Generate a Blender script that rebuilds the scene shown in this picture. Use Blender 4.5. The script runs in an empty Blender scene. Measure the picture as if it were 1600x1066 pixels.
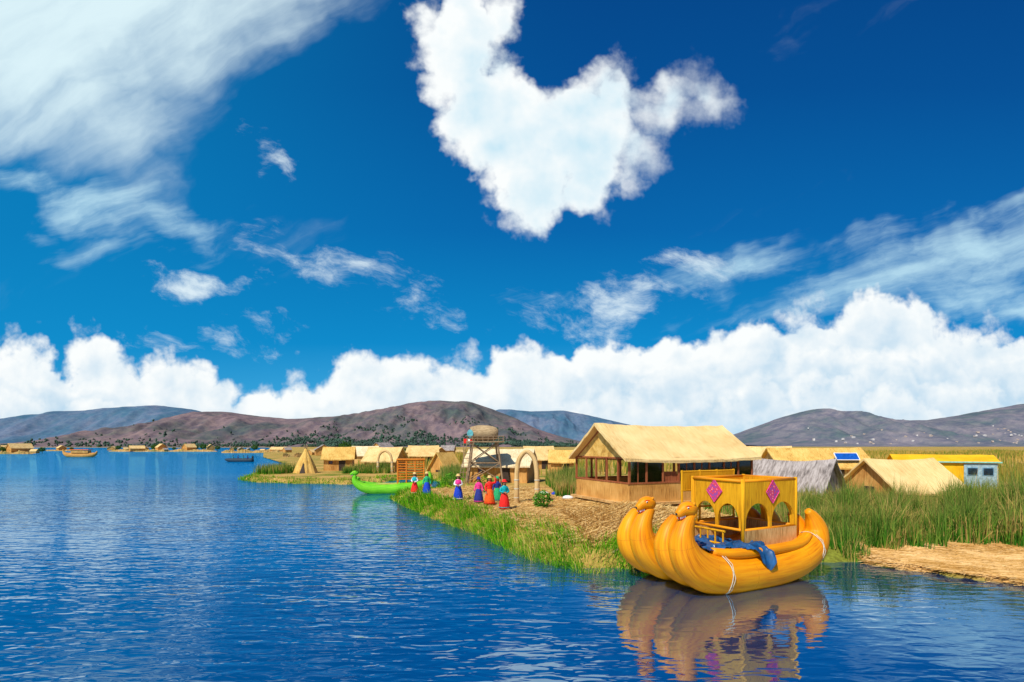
import bpy, bmesh, math, random
import numpy as np
from mathutils import Vector, Matrix, noise as mn
random.seed(7); rng=np.random.default_rng(7)
R=math.radians
S=bpy.context.scene; C=S.collection
H=3.25; F=800.; HY=697.
def at(px,py,z=0):
    Y=(H-z)*F/(py-HY); return ((px-800)/F*Y, Y)

# ------------------------------------------------------------------ mesh helpers
class MB:
    def __init__(s): s.v=[];s.f=[];s.uv=[]
    def add(s,vs,fs,uvs=None):
        n=len(s.v); s.v+=[tuple(v) for v in vs]
        for i,f in enumerate(fs):
            s.f.append([n+k for k in f]); s.uv.append(uvs[i] if uvs else None)
        return s
    def box(s,c,d,rz=0,rx=0,ry=0):
        M=Matrix.Translation(c)@Matrix.Rotation(rz,4,'Z')@Matrix.Rotation(ry,4,'Y')@Matrix.Rotation(rx,4,'X')
        vs=[M@Vector((x*d[0]/2,y*d[1]/2,z*d[2]/2)) for x in(-1,1) for y in(-1,1) for z in(-1,1)]
        return s.add(vs,[(0,1,3,2),(4,6,7,5),(0,4,5,1),(2,3,7,6),(0,2,6,4),(1,5,7,3)])
    def tube(s,pts,rad,n=10,sub=0,flat=1.0):
        pts=[Vector(p) for p in pts]
        if not hasattr(rad,'__len__'): rad=[rad]*len(pts)
        rad=list(rad)
        if sub:
            q=[];r=[]
            for i in range(len(pts)-1):
                p0=pts[max(i-1,0)];p1=pts[i];p2=pts[i+1];p3=pts[min(i+2,len(pts)-1)]
                r0=rad[max(i-1,0)];r1=rad[i];r2=rad[i+1];r3=rad[min(i+2,len(pts)-1)]
                for k in range(sub):
                    t=k/sub
                    cr=lambda a,b,c_,d:0.5*((2*b)+(c_-a)*t+(2*a-5*b+4*c_-d)*t*t+(-a+3*b-3*c_+d)*t**3)
                    q.append(cr(p0,p1,p2,p3)); r.append(max(cr(r0,r1,r2,r3),.002))
            q.append(pts[-1]); r.append(rad[-1]); pts=q; rad=r
        T=[(pts[min(i+1,len(pts)-1)]-pts[max(i-1,0)]).normalized() for i in range(len(pts))]
        up=Vector((0,0,1)) if abs(T[0].z)<.9 else Vector((0,1,0))
        N=T[0].cross(up).normalized()
        vs=[];L=0;Ls=[]
        for i,p in enumerate(pts):
            if i>0:
                L+=(p-pts[i-1]).length
                ax=T[i-1].cross(T[i])
                if ax.length>1e-6: N=Matrix.Rotation(T[i-1].angle(T[i]),3,ax.normalized())@N
            Ls.append(L)
            B=T[i].cross(N)
            for k in range(n):
                a=2*math.pi*k/n
                vs.append(p+N*math.cos(a)*rad[i]*flat+B*math.sin(a)*rad[i])
        fs=[];uv=[]
        for i in range(len(pts)-1):
            for k in range(n):
                k2=(k+1)%n
                fs.append((i*n+k,i*n+k2,(i+1)*n+k2,(i+1)*n+k))
                uv.append(((k/n,Ls[i]),((k+1)/n,Ls[i]),((k+1)/n,Ls[i+1]),(k/n,Ls[i+1])))
        fs.append(tuple(range(n))[::-1]);uv.append(None)
        fs.append(tuple((len(pts)-1)*n+k for k in range(n)));uv.append(None)
        return s.add(vs,fs,uv)
    def ell(s,c,r,n=12,m=8,fn=None):
        c=Vector(c)
        if not hasattr(r,'__len__'): r=(r,r,r)
        vs=[];
        for j in range(m+1):
            ph=math.pi*j/m
            for k in range(n):
                a=2*math.pi*k/n
                d=Vector((math.sin(ph)*math.cos(a),math.sin(ph)*math.sin(a),math.cos(ph)))
                f=fn(d) if fn else 1
                vs.append(c+Vector((d.x*r[0],d.y*r[1],d.z*r[2]))*f)
        fs=[(j*n+k,(j+1)*n+k,(j+1)*n+(k+1)%n,j*n+(k+1)%n) for j in range(m) for k in range(n)]
        return s.add(vs,fs)
    def lathe(s,prof,n=24,c=(0,0,0),mod=None,sx=1,sy=1):
        vs=[]
        for (r,z) in prof:
            for k in range(n):
                a=2*math.pi*k/n; rr=r*(mod(a,z) if mod else 1)
                vs.append((c[0]+rr*math.cos(a)*sx,c[1]+rr*math.sin(a)*sy,c[2]+z))
        fs=[(j*n+k,j*n+(k+1)%n,(j+1)*n+(k+1)%n,(j+1)*n+k) for j in range(len(prof)-1) for k in range(n)]
        return s.add(vs,fs)
    def slab(s,pts,o,ax,ay,an,th):
        o=Vector(o);ax=Vector(ax);ay=Vector(ay);an=Vector(an)
        n=len(pts)
        a=[o+ax*p[0]+ay*p[1] for p in pts]; b=[p+an*th for p in a]
        fs=[tuple(range(n)),tuple(range(2*n-1,n-1,-1))]+[(i,i+n,(i+1)%n+n,(i+1)%n) for i in range(n)]
        return s.add(a+b,fs)
    def build(s,name,mat,parent=None,smooth=False,tri=False):
        me=bpy.data.meshes.new(name); me.from_pydata(s.v,[],s.f)
        if any(u is not None for u in s.uv):
            ul=me.uv_layers.new(name='UVMap'); d=[]
            for f,u in zip(s.f,s.uv):
                for k in range(len(f)): d+=list(u[k]) if u else [0,0]
            ul.data.foreach_set('uv',d)
        bm=bmesh.new(); bm.from_mesh(me)
        if tri: bmesh.ops.triangulate(bm,faces=bm.faces[:])
        bmesh.ops.recalc_face_normals(bm,faces=bm.faces[:]); bm.to_mesh(me); bm.free()
        if smooth:
            me.polygons.foreach_set('use_smooth',[True]*len(me.polygons))
        me.materials.append(mat); me.update()
        o=bpy.data.objects.new(name,me); C.objects.link(o)
        if parent: o.parent=parent
        return o
def tag(o,label=None,cat=None,group=None,kind=None):
    if label: o['label']=label
    if cat: o['category']=cat
    if group: o['group']=group
    if kind: o['kind']=kind
    return o
def empty(name,loc,rz=0,label=None,cat=None,group=None):
    o=bpy.data.objects.new(name,None); C.objects.link(o); o.location=loc; o.rotation_euler=(0,0,rz)
    o.empty_display_size=.2
    return tag(o,label,cat,group)
def copy_tree(o,parent=None):
    c=o.copy(); C.objects.link(c); c.parent=parent
    for ch in list(o.children): copy_tree(ch,c)
    return c
def tri_mesh(name,V,T,mat,smooth=False,tattr=None):
    me=bpy.data.meshes.new(name)
    me.vertices.add(len(V)); me.vertices.foreach_set('co',np.asarray(V,dtype=np.float32).ravel())
    n=T.shape[1]
    me.loops.add(T.size); me.loops.foreach_set('vertex_index',T.ravel().astype(np.int32))
    me.polygons.add(len(T)); me.polygons.foreach_set('loop_start',(np.arange(len(T))*n).astype(np.int32))
    me.update(calc_edges=True)
    if smooth: me.polygons.foreach_set('use_smooth',[True]*len(T))
    if tattr is not None:
        a=me.attributes.new('tipness','FLOAT','POINT'); a.data.foreach_set('value',tattr.astype(np.float32))
    me.materials.append(mat); me.validate()
    o=bpy.data.objects.new(name,me); C.objects.link(o); return o

# ------------------------------------------------------------------ material helpers
def nodes_of(m):
    m.use_nodes=True; nt=m.node_tree; nt.nodes.clear(); return nt
def ramp(nt,fac,stops,interp='LINEAR'):
    n=nt.nodes.new('ShaderNodeValToRGB'); n.color_ramp.interpolation=interp
    e=n.color_ramp.elements
    while len(e)>1: e.remove(e[-1])
    e[0].position=stops[0][0]; e[0].color=(*stops[0][1],1)
    for p,c in stops[1:]:
        x=e.new(p); x.color=(*c,1)
    nt.links.new(fac,n.inputs[0]); return n.outputs[0]
def streak(name,c1,c2,scale=(40,40,2),coord='Object',bump=.4,rough=.85,c3=None,dist=.02,big=1.2,det=3):
    m=bpy.data.materials.new(name); nt=nodes_of(m); L=nt.links.new; N=nt.nodes.new
    tc=N('ShaderNodeTexCoord'); mp=N('ShaderNodeMapping'); mp.inputs['Scale'].default_value=scale
    L(tc.outputs[coord],mp.inputs[0])
    no=N('ShaderNodeTexNoise'); no.inputs['Scale'].default_value=1; no.inputs['Detail'].default_value=det; no.inputs['Roughness'].default_value=.65
    L(mp.outputs[0],no.inputs['Vector'])
    n2=N('ShaderNodeTexNoise'); n2.inputs['Scale'].default_value=big; n2.inputs['Detail'].default_value=3
    L(tc.outputs['Object'],n2.inputs['Vector'])
    ad=N('ShaderNodeMath'); ad.operation='MULTIPLY_ADD'; L(n2.outputs[0],ad.inputs[0]); ad.inputs[1].default_value=.6; L(no.outputs[0],ad.inputs[2])
    sb=N('ShaderNodeMath'); sb.operation='SUBTRACT'; L(ad.outputs[0],sb.inputs[0]); sb.inputs[1].default_value=.3
    st=[(.3,c1),(.68,c2)]
    if c3: st=[(.28,c3),(.42,c1),(.68,c2)]
    col=ramp(nt,sb.outputs[0],st)
    b=N('ShaderNodeBsdfPrincipled'); b.inputs['Roughness'].default_value=rough; b.inputs['Specular IOR Level'].default_value=.2
    L(col,b.inputs['Base Color'])
    bp=N('ShaderNodeBump'); bp.inputs['Strength'].default_value=bump; bp.inputs['Distance'].default_value=dist
    L(no.outputs[0],bp.inputs['Height']); L(bp.outputs[0],b.inputs['Normal'])
    o=N('ShaderNodeOutputMaterial'); L(b.outputs[0],o.inputs[0]); return m
def plain(name,c,rough=.7,var=.25,scale=6,spec=.3,bump=.0):
    m=bpy.data.materials.new(name); nt=nodes_of(m); L=nt.links.new; N=nt.nodes.new
    tc=N('ShaderNodeTexCoord'); no=N('ShaderNodeTexNoise'); no.inputs['Scale'].default_value=scale; no.inputs['Detail'].default_value=2
    L(tc.outputs['Object'],no.inputs['Vector'])
    col=ramp(nt,no.outputs[0],[(.3,tuple(x*(1-var) for x in c)),(.7,tuple(min(1,x*(1+var)) for x in c))])
    b=N('ShaderNodeBsdfPrincipled'); b.inputs['Roughness'].default_value=rough; b.inputs['Specular IOR Level'].default_value=spec
    L(col,b.inputs['Base Color'])
    if bump:
        bp=N('ShaderNodeBump'); bp.inputs['Strength'].default_value=bump; bp.inputs['Distance'].default_value=.02
        L(no.outputs[0],bp.inputs['Height']); L(bp.outputs[0],b.inputs['Normal'])
    o=N('ShaderNodeOutputMaterial'); L(b.outputs[0],o.inputs[0]); return m
def island_mat(name,stops,trans=.3,posnoise=0.35,pscale=.5,tip=None):
    m=bpy.data.materials.new(name); nt=nodes_of(m); L=nt.links.new; N=nt.nodes.new
    g=N('ShaderNodeNewGeometry'); no=N('ShaderNodeTexNoise'); no.inputs['Scale'].default_value=pscale; no.inputs['Detail'].default_value=2
    L(g.outputs['Position'],no.inputs['Vector'])
    a=N('ShaderNodeMath'); a.operation='SUBTRACT'; L(no.outputs[0],a.inputs[0]); a.inputs[1].default_value=.5
    b_=N('ShaderNodeMath'); b_.operation='MULTIPLY_ADD'; L(a.outputs[0],b_.inputs[0]); b_.inputs[1].default_value=posnoise*4; L(g.outputs['Random Per Island'],b_.inputs[2]); b_.use_clamp=True
    col=ramp(nt,b_.outputs[0],stops)
    if tip:
        at_=N('ShaderNodeAttribute'); at_.attribute_name='tipness'
        p_=N('ShaderNodeMath'); p_.operation='POWER'; L(at_.outputs['Fac'],p_.inputs[0]); p_.inputs[1].default_value=2.5
        p2=N('ShaderNodeMath'); p2.operation='MULTIPLY'; L(p_.outputs[0],p2.inputs[0]); p2.inputs[1].default_value=.5
        mx=N('ShaderNodeMix'); mx.data_type='RGBA'; L(p2.outputs[0],mx.inputs[0]); L(col,mx.inputs[6]); mx.inputs[7].default_value=(*tip,1); col=mx.outputs[2]
    d=N('ShaderNodeBsdfDiffuse'); t=N('ShaderNodeBsdfTranslucent'); L(col,d.inputs[0]); L(col,t.inputs[0])
    mx=N('ShaderNodeMixShader'); mx.inputs[0].default_value=trans; L(d.outputs[0],mx.inputs[1]); L(t.outputs[0],mx.inputs[2])
    o=N('ShaderNodeOutputMaterial'); L(mx.outputs[0],o.inputs[0]); return m

M={}
M['roofmat']=streak('smooth_reed_mat_roof',(.74,.50,.20),(.86,.63,.29),(34,2,2),bump=.25,c3=(.58,.36,.13),det=2,big=.7)
M['thatch']=streak('thatch_pale',(.66,.43,.16),(.84,.60,.27),(30,3,3),bump=.4,c3=(.48,.29,.10))
M['thatch2']=streak('thatch_white',(.66,.50,.28),(.86,.72,.46),(25,3,3),bump=.4,c3=(.48,.34,.18))
M['thatch_gold']=streak('thatch_gold',(.62,.36,.08),(.82,.53,.16),(25,3,3),bump=.5,c3=(.38,.19,.04))
M['thatch_grey']=streak('thatch_grey',(.25,.21,.19),(.46,.40,.37),(12,2,2),bump=.7,c3=(.13,.11,.10))
M['reedwall']=streak('reed_wall',(.46,.21,.05),(.74,.42,.13),(38,38,1.5),bump=.6,c3=(.24,.10,.02))
M['reedwall_pale']=streak('reed_wall_pale',(.56,.32,.10),(.76,.49,.19),(38,38,1.5),bump=.6,c3=(.30,.15,.04))
M['reedwall_warm']=streak('reed_wall_warm',(.56,.27,.06),(.76,.43,.13),(30,30,1.5),bump=.6,c3=(.30,.12,.03))
M['reedwall_yellow']=streak('reed_wall_yellow',(.78,.40,.006),(.88,.52,.02),(30,30,1.5),bump=.4,c3=(.6,.28,.01))
M['towerreed']=streak('tower_reed',(.34,.23,.12),(.56,.40,.22),(3,25,25),bump=.5,c3=(.18,.11,.06))
M['wood']=streak('dark_red_wood',(.24,.06,.02),(.40,.13,.05),(20,20,2),bump=.3)
M['pole']=streak('weathered_pole',(.20,.13,.07),(.40,.27,.16),(20,20,2),bump=.3)
M['hull']=streak('golden_reed_bundle',(.76,.24,.002),(.88,.345,.004),(40,1.0,1),coord='UV',bump=.25,rough=.45,c3=(.55,.15,.002),dist=.02,big=.9)
M['hull_dark']=plain('bundle_binding',(.54,.17,.003),var=.2)
M['hull_green']=streak('green_bundle',(.09,.42,.01),(.22,.62,.02),(40,1.4,1),coord='UV',bump=.4,rough=.6)
M['hull_brown']=streak('brown_bundle',(.40,.18,.04),(.60,.30,.08),(30,1.4,1),coord='UV',bump=.4)
M['cabin']=streak('mustard_reed',(.64,.28,.004),(.82,.40,.010),(45,45,2),bump=.6,c3=(.36,.13,.003))
M['cabin_orange']=streak('orange_reed',(.62,.15,.01),(.80,.26,.03),(25,25,2),bump=.4)
M['weave']=streak('woven_mat',(.50,.26,.08),(.78,.50,.20),(50,50,3),bump=.8,c3=(.26,.12,.03))
M['tarp']=plain('blue_tarp',(.010,.07,.19),rough=.35,var=.4,scale=5,spec=.6)
M['rope']=plain('rope',(.6,.55,.42),scale=30)
M['red']=plain('mouth_red',(.7,.02,.01)); M['white']=plain('white_paint',(.8,.8,.78),var=.05)
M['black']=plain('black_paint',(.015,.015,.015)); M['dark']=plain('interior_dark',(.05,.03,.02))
M['skin']=plain('skin',(.35,.17,.09),var=.1); M['hair']=plain('hair',(.012,.008,.007))
M['straw']=plain('straw_hat',(.70,.46,.16),var=.2,scale=20)
M['solar']=plain('solar_panel',(.01,.09,.42),rough=.2,spec=.8)
M['teal']=plain('teal_paint',(.10,.34,.36)); M['bluepaint']=plain('blue_paint',(.14,.28,.40)); M['greyblue']=plain('grey_blue_boards',(.30,.42,.48))
M['concrete']=plain('house_wall',(.5,.4,.33),var=.3,scale=.1); M['trunk']=plain('bark',(.12,.08,.05))
M['tin']=plain('pale_sheet_roof',(.25,.55,.45),rough=.4)
for k,c in dict(c_red=(.80,.02,.015),c_orange=(.88,.11,.01),c_blue=(.01,.05,.50),c_navy=(.02,.03,.22),c_pink=(.80,.04,.26),c_teal=(.0,.36,.40),c_green=(.02,.38,.14),c_white=(.78,.75,.72)).items():
    M[k]=plain(k+'_cloth',c,var=.25,scale=14,rough=.8)
def glassmat():
    m=bpy.data.materials.new('window_glass'); nt=nodes_of(m); L=nt.links.new; N=nt.nodes.new
    t=N('ShaderNodeBsdfTransparent'); t.inputs[0].default_value=(.75,.8,.82,1); g=N('ShaderNodeBsdfGlossy'); g.inputs['Roughness'].default_value=.04
    fr=N('ShaderNodeFresnel'); fr.inputs[0].default_value=1.7
    mx=N('ShaderNodeMixShader'); L(fr.outputs[0],mx.inputs[0]); L(t.outputs[0],mx.inputs[1]); L(g.outputs[0],mx.inputs[2])
    o=N('ShaderNodeOutputMaterial'); L(mx.outputs[0],o.inputs[0]); return m
M['glass']=glassmat()
def diamondmat():
    m=bpy.data.materials.new('embroidered_cloth'); nt=nodes_of(m); L=nt.links.new; N=nt.nodes.new
    tc=N('ShaderNodeTexCoord'); w=N('ShaderNodeTexVoronoi'); w.inputs['Scale'].default_value=16; w.distance='MANHATTAN'
    L(tc.outputs['Object'],w.inputs['Vector'])
    col=ramp(nt,w.outputs['Distance'],[(.1,(.75,.6,.6)),(.22,(.80,.10,.20)),(.5,(.66,.04,.08)),(.9,(.3,.06,.30))],'CONSTANT')
    b=N('ShaderNodeBsdfPrincipled'); L(col,b.inputs['Base Color']); b.inputs['Roughness'].default_value=.8
    o=N('ShaderNodeOutputMaterial'); L(b.outputs[0],o.inputs[0]); return m
M['diamond']=diamondmat()

# ------------------------------------------------------------------ world: sky and clouds
SUN_AZ=R(215)
SUN_EL=R(50)
w=bpy.data.worlds.new('World'); S.world=w; w.use_nodes=True
nt=w.node_tree; nt.nodes.clear(); L=nt.links.new; N=nt.nodes.new
def mt(op,a,b=None,c=None,clamp=False):
    n=N('ShaderNodeMath'); n.operation=op; n.use_clamp=clamp
    for i,x in enumerate((a,b,c)):
        if x is None: continue
        if isinstance(x,(int,float)): n.inputs[i].default_value=x
        else: L(x,n.inputs[i])
    return n.outputs[0]
def vm(op,a,b=None):
    n=N('ShaderNodeVectorMath'); n.operation=op
    for i,x in enumerate((a,b)):
        if x is None: continue
        if isinstance(x,tuple): n.inputs[i].default_value=x
        else: L(x,n.inputs[i])
    return n.outputs['Value'] if op in('DISTANCE','LENGTH','DOT_PRODUCT') else n.outputs[0]
def sstep(x,a,b):
    n=N('ShaderNodeMapRange'); n.interpolation_type='SMOOTHSTEP'
    L(x,n.inputs[0]); n.inputs[1].default_value=a; n.inputs[2].default_value=b; return n.outputs[0]
def noi(vec,scale,detail=6,rough=.55,col=False,dim='2D'):
    n=N('ShaderNodeTexNoise'); n.noise_dimensions=dim; n.inputs['Scale'].default_value=scale; n.inputs['Detail'].default_value=detail; n.inputs['Roughness'].default_value=rough
    if dim=='1D': L(vec,n.inputs['W'])
    else: L(vec,n.inputs['Vector'])
    return n.outputs['Color'] if col else n.outputs[0]
def mixc(f,a,b):
    n=N('ShaderNodeMix'); n.data_type='RGBA'
    for i,x in ((0,f),(6,a),(7,b)):
        if isinstance(x,(int,float)): n.inputs[i].default_value=x
        elif isinstance(x,tuple): n.inputs[i].default_value=(*x,1)
        else: L(x,n.inputs[i])
    return n.outputs[2]
tc=N('ShaderNodeTexCoord'); sp=N('ShaderNodeSeparateXYZ'); L(tc.outputs['Generated'],sp.inputs[0])
yy=mt('MAXIMUM',mt('ABSOLUTE',sp.outputs[1]),.12)
U=mt('DIVIDE',sp.outputs[0],yy); V=mt('DIVIDE',mt('MAXIMUM',sp.outputs[2],0.0),yy)
cb=N('ShaderNodeCombineXYZ'); L(U,cb.inputs[0]); L(V,cb.inputs[1]); UV=cb.outputs[0]
def pu(px): return (px-800)/800.
def pv(py): return (697-py)/800.
heart=[(725,-60,86),(722,20,80),(722,110,68),(770,165,90),(790,235,86),(768,262,50),(832,290,66),(836,330,42),(850,225,80),(905,215,94),(920,270,70),(975,288,38),(960,165,68),(1040,150,54),(1100,150,40),(1140,155,24),(995,225,42)]
bankpts=[(-300,525),(0,545),(90,522),(150,508),(200,540),(300,578),(400,588),(470,588),(540,556),(620,550),(700,558),(780,538),(860,528),(950,518),(1050,522),(1130,504),(1230,490),(1300,462),(1360,450),(1420,460),(1480,505),(1540,502),(1600,500),(1900,500)]
def voro(p,scale):
    vo=N('ShaderNodeTexVoronoi'); vo.voronoi_dimensions='2D'; vo.feature='F1'; vo.inputs['Scale'].default_value=scale
    L(p,vo.inputs['Vector']); return vo.outputs['Distance']
def billow(vec,fine):
    wv=vm('MULTIPLY',vm('SUBTRACT',noi(vec,9,4 if fine else 3,.6,col=True),(.5,.5,.5)),(.10,.10,0))
    p=vm('ADD',vec,wv)
    v1=voro(p,8); v2=voro(p,19)
    bl=mt('MULTIPLY_ADD',mt('MULTIPLY',v1,v1),-.10,.030)
    bl=mt('MULTIPLY_ADD',mt('MULTIPLY',v2,v2),-.045,bl)
    nn=mt('MULTIPLY_ADD',noi(vec,26,5 if fine else 3,.58),.056,-.028)
    big=mt('MULTIPLY_ADD',noi(vec,5.0,4,.5),.22,-.11)
    return p,mt('ADD',bl,nn),big
def heartf(p):
    f=None
    for (x,y,r) in heart:
        d=mt('MULTIPLY_ADD',vm('DISTANCE',p,(pu(x),pv(y),0)),-1.0,r/800.)
        f=d if f is None else mt('SMOOTH_MAX',f,d,.04)
    return f
p1,b1,g1=billow(UV,True)
off=vm('ADD',UV,(-.022,.030,0))
p2,b2,g2=billow(off,False)
h1=heartf(p1)
d1=mt('MULTIPLY_ADD',b1,.72,h1)
relh=mt('ADD',mt('MULTIPLY',mt('SUBTRACT',b1,b2),.55),mt('SUBTRACT',g1,g2))
softm=mt('MULTIPLY_ADD',sstep(U,.1,.4),.045,.038)
dh=N('ShaderNodeMapRange'); dh.interpolation_type='SMOOTHSTEP'; L(d1,dh.inputs[0]); dh.inputs[1].default_value=-.010; L(softm,dh.inputs[2]); dens_h=dh.outputs[0]
inner=sstep(d1,.0,.11)
sh=mt('ADD',mt('MULTIPLY_ADD',relh,6.5,.44),mt('MULTIPLY_ADD',inner,-.50,.55),clamp=True)
lr=mt('MULTIPLY_ADD',mt('SUBTRACT',U,.1),-.45,0.0)
sh=mt('ADD',sh,lr,clamp=True)
col_h=mixc(sh,(.42,.73,.90),(.97,1.0,1.0))
t_=mt('DIVIDE',mt('ADD',U,1.4),2.8)
n=N('ShaderNodeValToRGB'); e=n.color_ramp.elements; n.color_ramp.interpolation='B_SPLINE'
while len(e)>1: e.remove(e[-1])
for i,(x,y) in enumerate(bankpts):
    q=(pu(x)+1.4)/2.8; val=pv(y)
    if i==0: e[0].position=q; el=e[0]
    else: el=e.new(q)
    el.color=(val,val,val,1)
L(t_,n.inputs[0])
s3=N('ShaderNodeSeparateColor'); L(n.outputs[0],s3.inputs[0]); edge=s3.outputs[0]
s4=N('ShaderNodeSeparateXYZ'); L(p1,s4.inputs[0]); pvv=s4.outputs[1]
relb=mt('ADD',mt('SUBTRACT',b1,b2),mt('MULTIPLY',mt('SUBTRACT',g1,g2),.6))
def layer(alpha,seed,amp,gsc,soft,dark):
    if seed is None: ed=edge
    else:
        nz1=noi(mt('ADD',U,seed),3.3,3,.55,dim='1D')
        ed=mt('ADD',mt('MULTIPLY',edge,alpha),mt('MULTIPLY_ADD',nz1,amp,-amp/2))
    d=mt('ADD',mt('SUBTRACT',ed,pvv),b1)
    de=sstep(d,-.006,soft)
    s_=mt('MULTIPLY_ADD',relb,6.0,mt('MULTIPLY_ADD',sstep(d,.0,gsc),-dark,1.0),clamp=True)
    return de,mixc(s_,(.34,.60,.82),(.97,1.0,1.0))
vr=mt('MULTIPLY',V,1.0,clamp=True)
skyc=ramp(nt,vr,[(0.0,(.30,.64,.86)),(.08,(.06,.42,.74)),(.2,(.002,.25,.58)),(.42,(.001,.135,.42)),(.7,(.0008,.078,.30)),(1.0,(.0008,.052,.23))])
leftf=mt('MULTIPLY',sstep(U,.2,-1.1),.6)
skyc=mixc(leftf,skyc,(.002,.27,.58))
sky=N('ShaderNodeTexSky'); sky.sky_type='NISHITA'; sky.sun_disc=False; sky.sun_elevation=SUN_EL; sky.sun_rotation=SUN_AZ; sky.altitude=3800
nish=vm('MULTIPLY',sky.outputs[0],(.02,.10,.16))
skyc=mixc(.1,skyc,nish)
wcol=noi(UV,4,4,.55,col=True)
def cir(rot,sc,scale,lo,hi,masks,det=6,rough=.62,warp=.1,gain=.5):
    mp=N('ShaderNodeMapping'); mp.vector_type='TEXTURE'; mp.inputs['Rotation'].default_value=(0,0,R(rot)); mp.inputs['Scale'].default_value=(sc,1,1); L(UV,mp.inputs[0])
    wv=vm('MULTIPLY',vm('SUBTRACT',wcol,(.5,.5,.5)),(warp,warp,0))
    n1=noi(vm('ADD',mp.outputs[0],wv),scale,det,rough)
    uvw=vm('ADD',UV,vm('MULTIPLY',vm('SUBTRACT',wcol,(.5,.5,.5)),(.22,.22,0)))
    m=None
    for (x,y,rx,ry,a,amp) in masks:
        q=N('ShaderNodeMapping'); q.vector_type='TEXTURE'; q.inputs['Location'].default_value=(pu(x),pv(y),0); q.inputs['Rotation'].default_value=(0,0,R(a)); q.inputs['Scale'].default_value=(rx/800,ry/800,1); L(uvw,q.inputs[0])
        d=mt('MULTIPLY',sstep(vm('LENGTH',q.outputs[0]),1.25,0.0),amp)
        m=d if m is None else mt('MAXIMUM',m,d)
    return sstep(mt('MULTIPLY_ADD',mt('SUBTRACT',m,1.0),gain,n1),lo,hi)
c1=cir(30,3.2,4.6,.12,.74,[(60,20,640,300,20,1.12),(370,0,360,190,16,1.04),(100,180,330,150,-8,.98),(30,110,330,200,0,1.12)],det=7,rough=.56,warp=.08,gain=.52)
c2=cir(-14,2.2,17,.36,.84,[(530,430,260,90,-12,1.02),(660,480,150,90,-35,1.04),(290,452,180,36,-5,1.2),(420,255,150,36,-30,.9),(250,335,50,34,-10,1.05),(980,470,290,90,8,1.18),(340,525,260,50,0,.98),(430,380,120,44,-25,.9),(1080,435,220,60,0,1.15)],det=7,rough=.68,warp=.06)
c3=cir(17,4.2,8,.28,.72,[(1450,430,480,120,14,1.15),(1560,380,260,100,25,1.15),(1100,450,360,90,8,1.08),(1600,460,220,70,10,1.1),(60,305,420,80,-14,1.02),(260,350,280,90,-16,.98),(200,400,300,60,-5,.85),(900,470,220,60,0,.95)],det=7,rough=.62,warp=.05,gain=.5)
skyc=mixc(mt('MULTIPLY',c3,.82),skyc,(.60,.87,.97))
skyc=mixc(mt('MULTIPLY',c1,.92),skyc,(.78,.96,1.0))
skyc=mixc(mt('MULTIPLY',c2,.85),skyc,(.84,.96,1.0))
out=mixc(dens_h,skyc,col_h)
for args in ((1.0,None,0,.13,.04,.42),(.74,3.1,.10,.09,.045,.52),(.50,11.7,.09,.07,.045,.52),(.28,23.3,.05,.05,.04,.40)):
    de,cc=layer(*args); out=mixc(de,out,cc)
hz=mt('MULTIPLY',sstep(V,.07,.0),.6)
out=mixc(hz,out,(.46,.72,.90))
bg=N('ShaderNodeBackground'); bg.inputs[1].default_value=.1
L(vm('MULTIPLY',out,(10,10,10)),bg.inputs[0])
wo=N('ShaderNodeOutputWorld'); L(bg.outputs[0],wo.inputs[0])

sl=bpy.data.lights.new('sun','SUN'); sl.energy=5.0; sl.angle=R(.53); sl.color=(1,.95,.86)
so=bpy.data.objects.new('sun',sl); C.objects.link(so)
sd=Vector((math.sin(SUN_AZ)*math.cos(SUN_EL),math.cos(SUN_AZ)*math.cos(SUN_EL),math.sin(SUN_EL)))
so.rotation_euler=sd.to_track_quat('Z','Y').to_euler()

# ------------------------------------------------------------------ land
POLY=np.array([(-7.0,31.8),(-5.2,27.5),(-2.9,22.6),(-.8,18.9),(.8,15.0),(2.0,13.5),(3.0,13.9),(4.2,14.6),(8.3,14.3),(9.7,14.3),(10.9,13.3),(12.1,12.1),(20,9),(60,5),(140,-4),(140,120),(-50,120),(-36,80),(-30.5,64),(-27.5,54),(-25.8,49.2),(-23,46.4),(-19.6,44.8),(-13.5,43.4),(-11.8,46),(-10.5,50),(-7.5,49),(-5.0,43),(-4.9,38),(-6.0,34.5)])
def sdf(P):
    P=np.asarray(P,float); n=len(POLY); d=np.full(len(P),1e9); ins=np.zeros(len(P),bool)
    for i in range(n):
        a=POLY[i]; b=POLY[(i+1)%n]; e=b-a; w_=P-a
        t=np.clip((w_@e)/(e@e),0,1); d=np.minimum(d,np.hypot(*(w_-t[:,None]*e).T))
        c=((a[1]>P[:,1])!=(b[1]>P[:,1]))&(P[:,0]<(b[0]-a[0])*(P[:,1]-a[1])/(b[1]-a[1]+1e-12)+a[0]); ins^=c
    return np.where(ins,d,-d)
def gz(P):
    P=np.asarray(P,float).reshape(-1,2); s=sdf(P)
    x,y=P[:,0],P[:,1]
    wob=.25*np.sin(x*1.7+y*.6)+.18*np.sin(x*3.9-y*2.3)+.12*np.sin(y*5.1+x*2.2)
    s=s+wob
    z=-.35+.68*np.clip((s+.5)/.9,0,1)**.7
    z+=.42*np.exp(-(((x-4.0)/1.6)**2+((y-18.2)/2.4)**2))*(s>0)
    z+=.35*np.exp(-(((x-6.5)/3.2)**2+((y-18.5)/2.2)**2))*(s>0)
    flat=np.clip((x-9.5)/1.0,0,1)*np.clip((17-y)/2,0,1)
    z=np.where(flat>0,z*(1-flat)+flat*np.minimum(z,.10),z)
    z+=.03*np.sin(x*2.3+1)*np.sin(y*1.9)*(1-flat*.7)
    return z
def gz1(x,y): return float(gz([(x,y)])[0])
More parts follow.
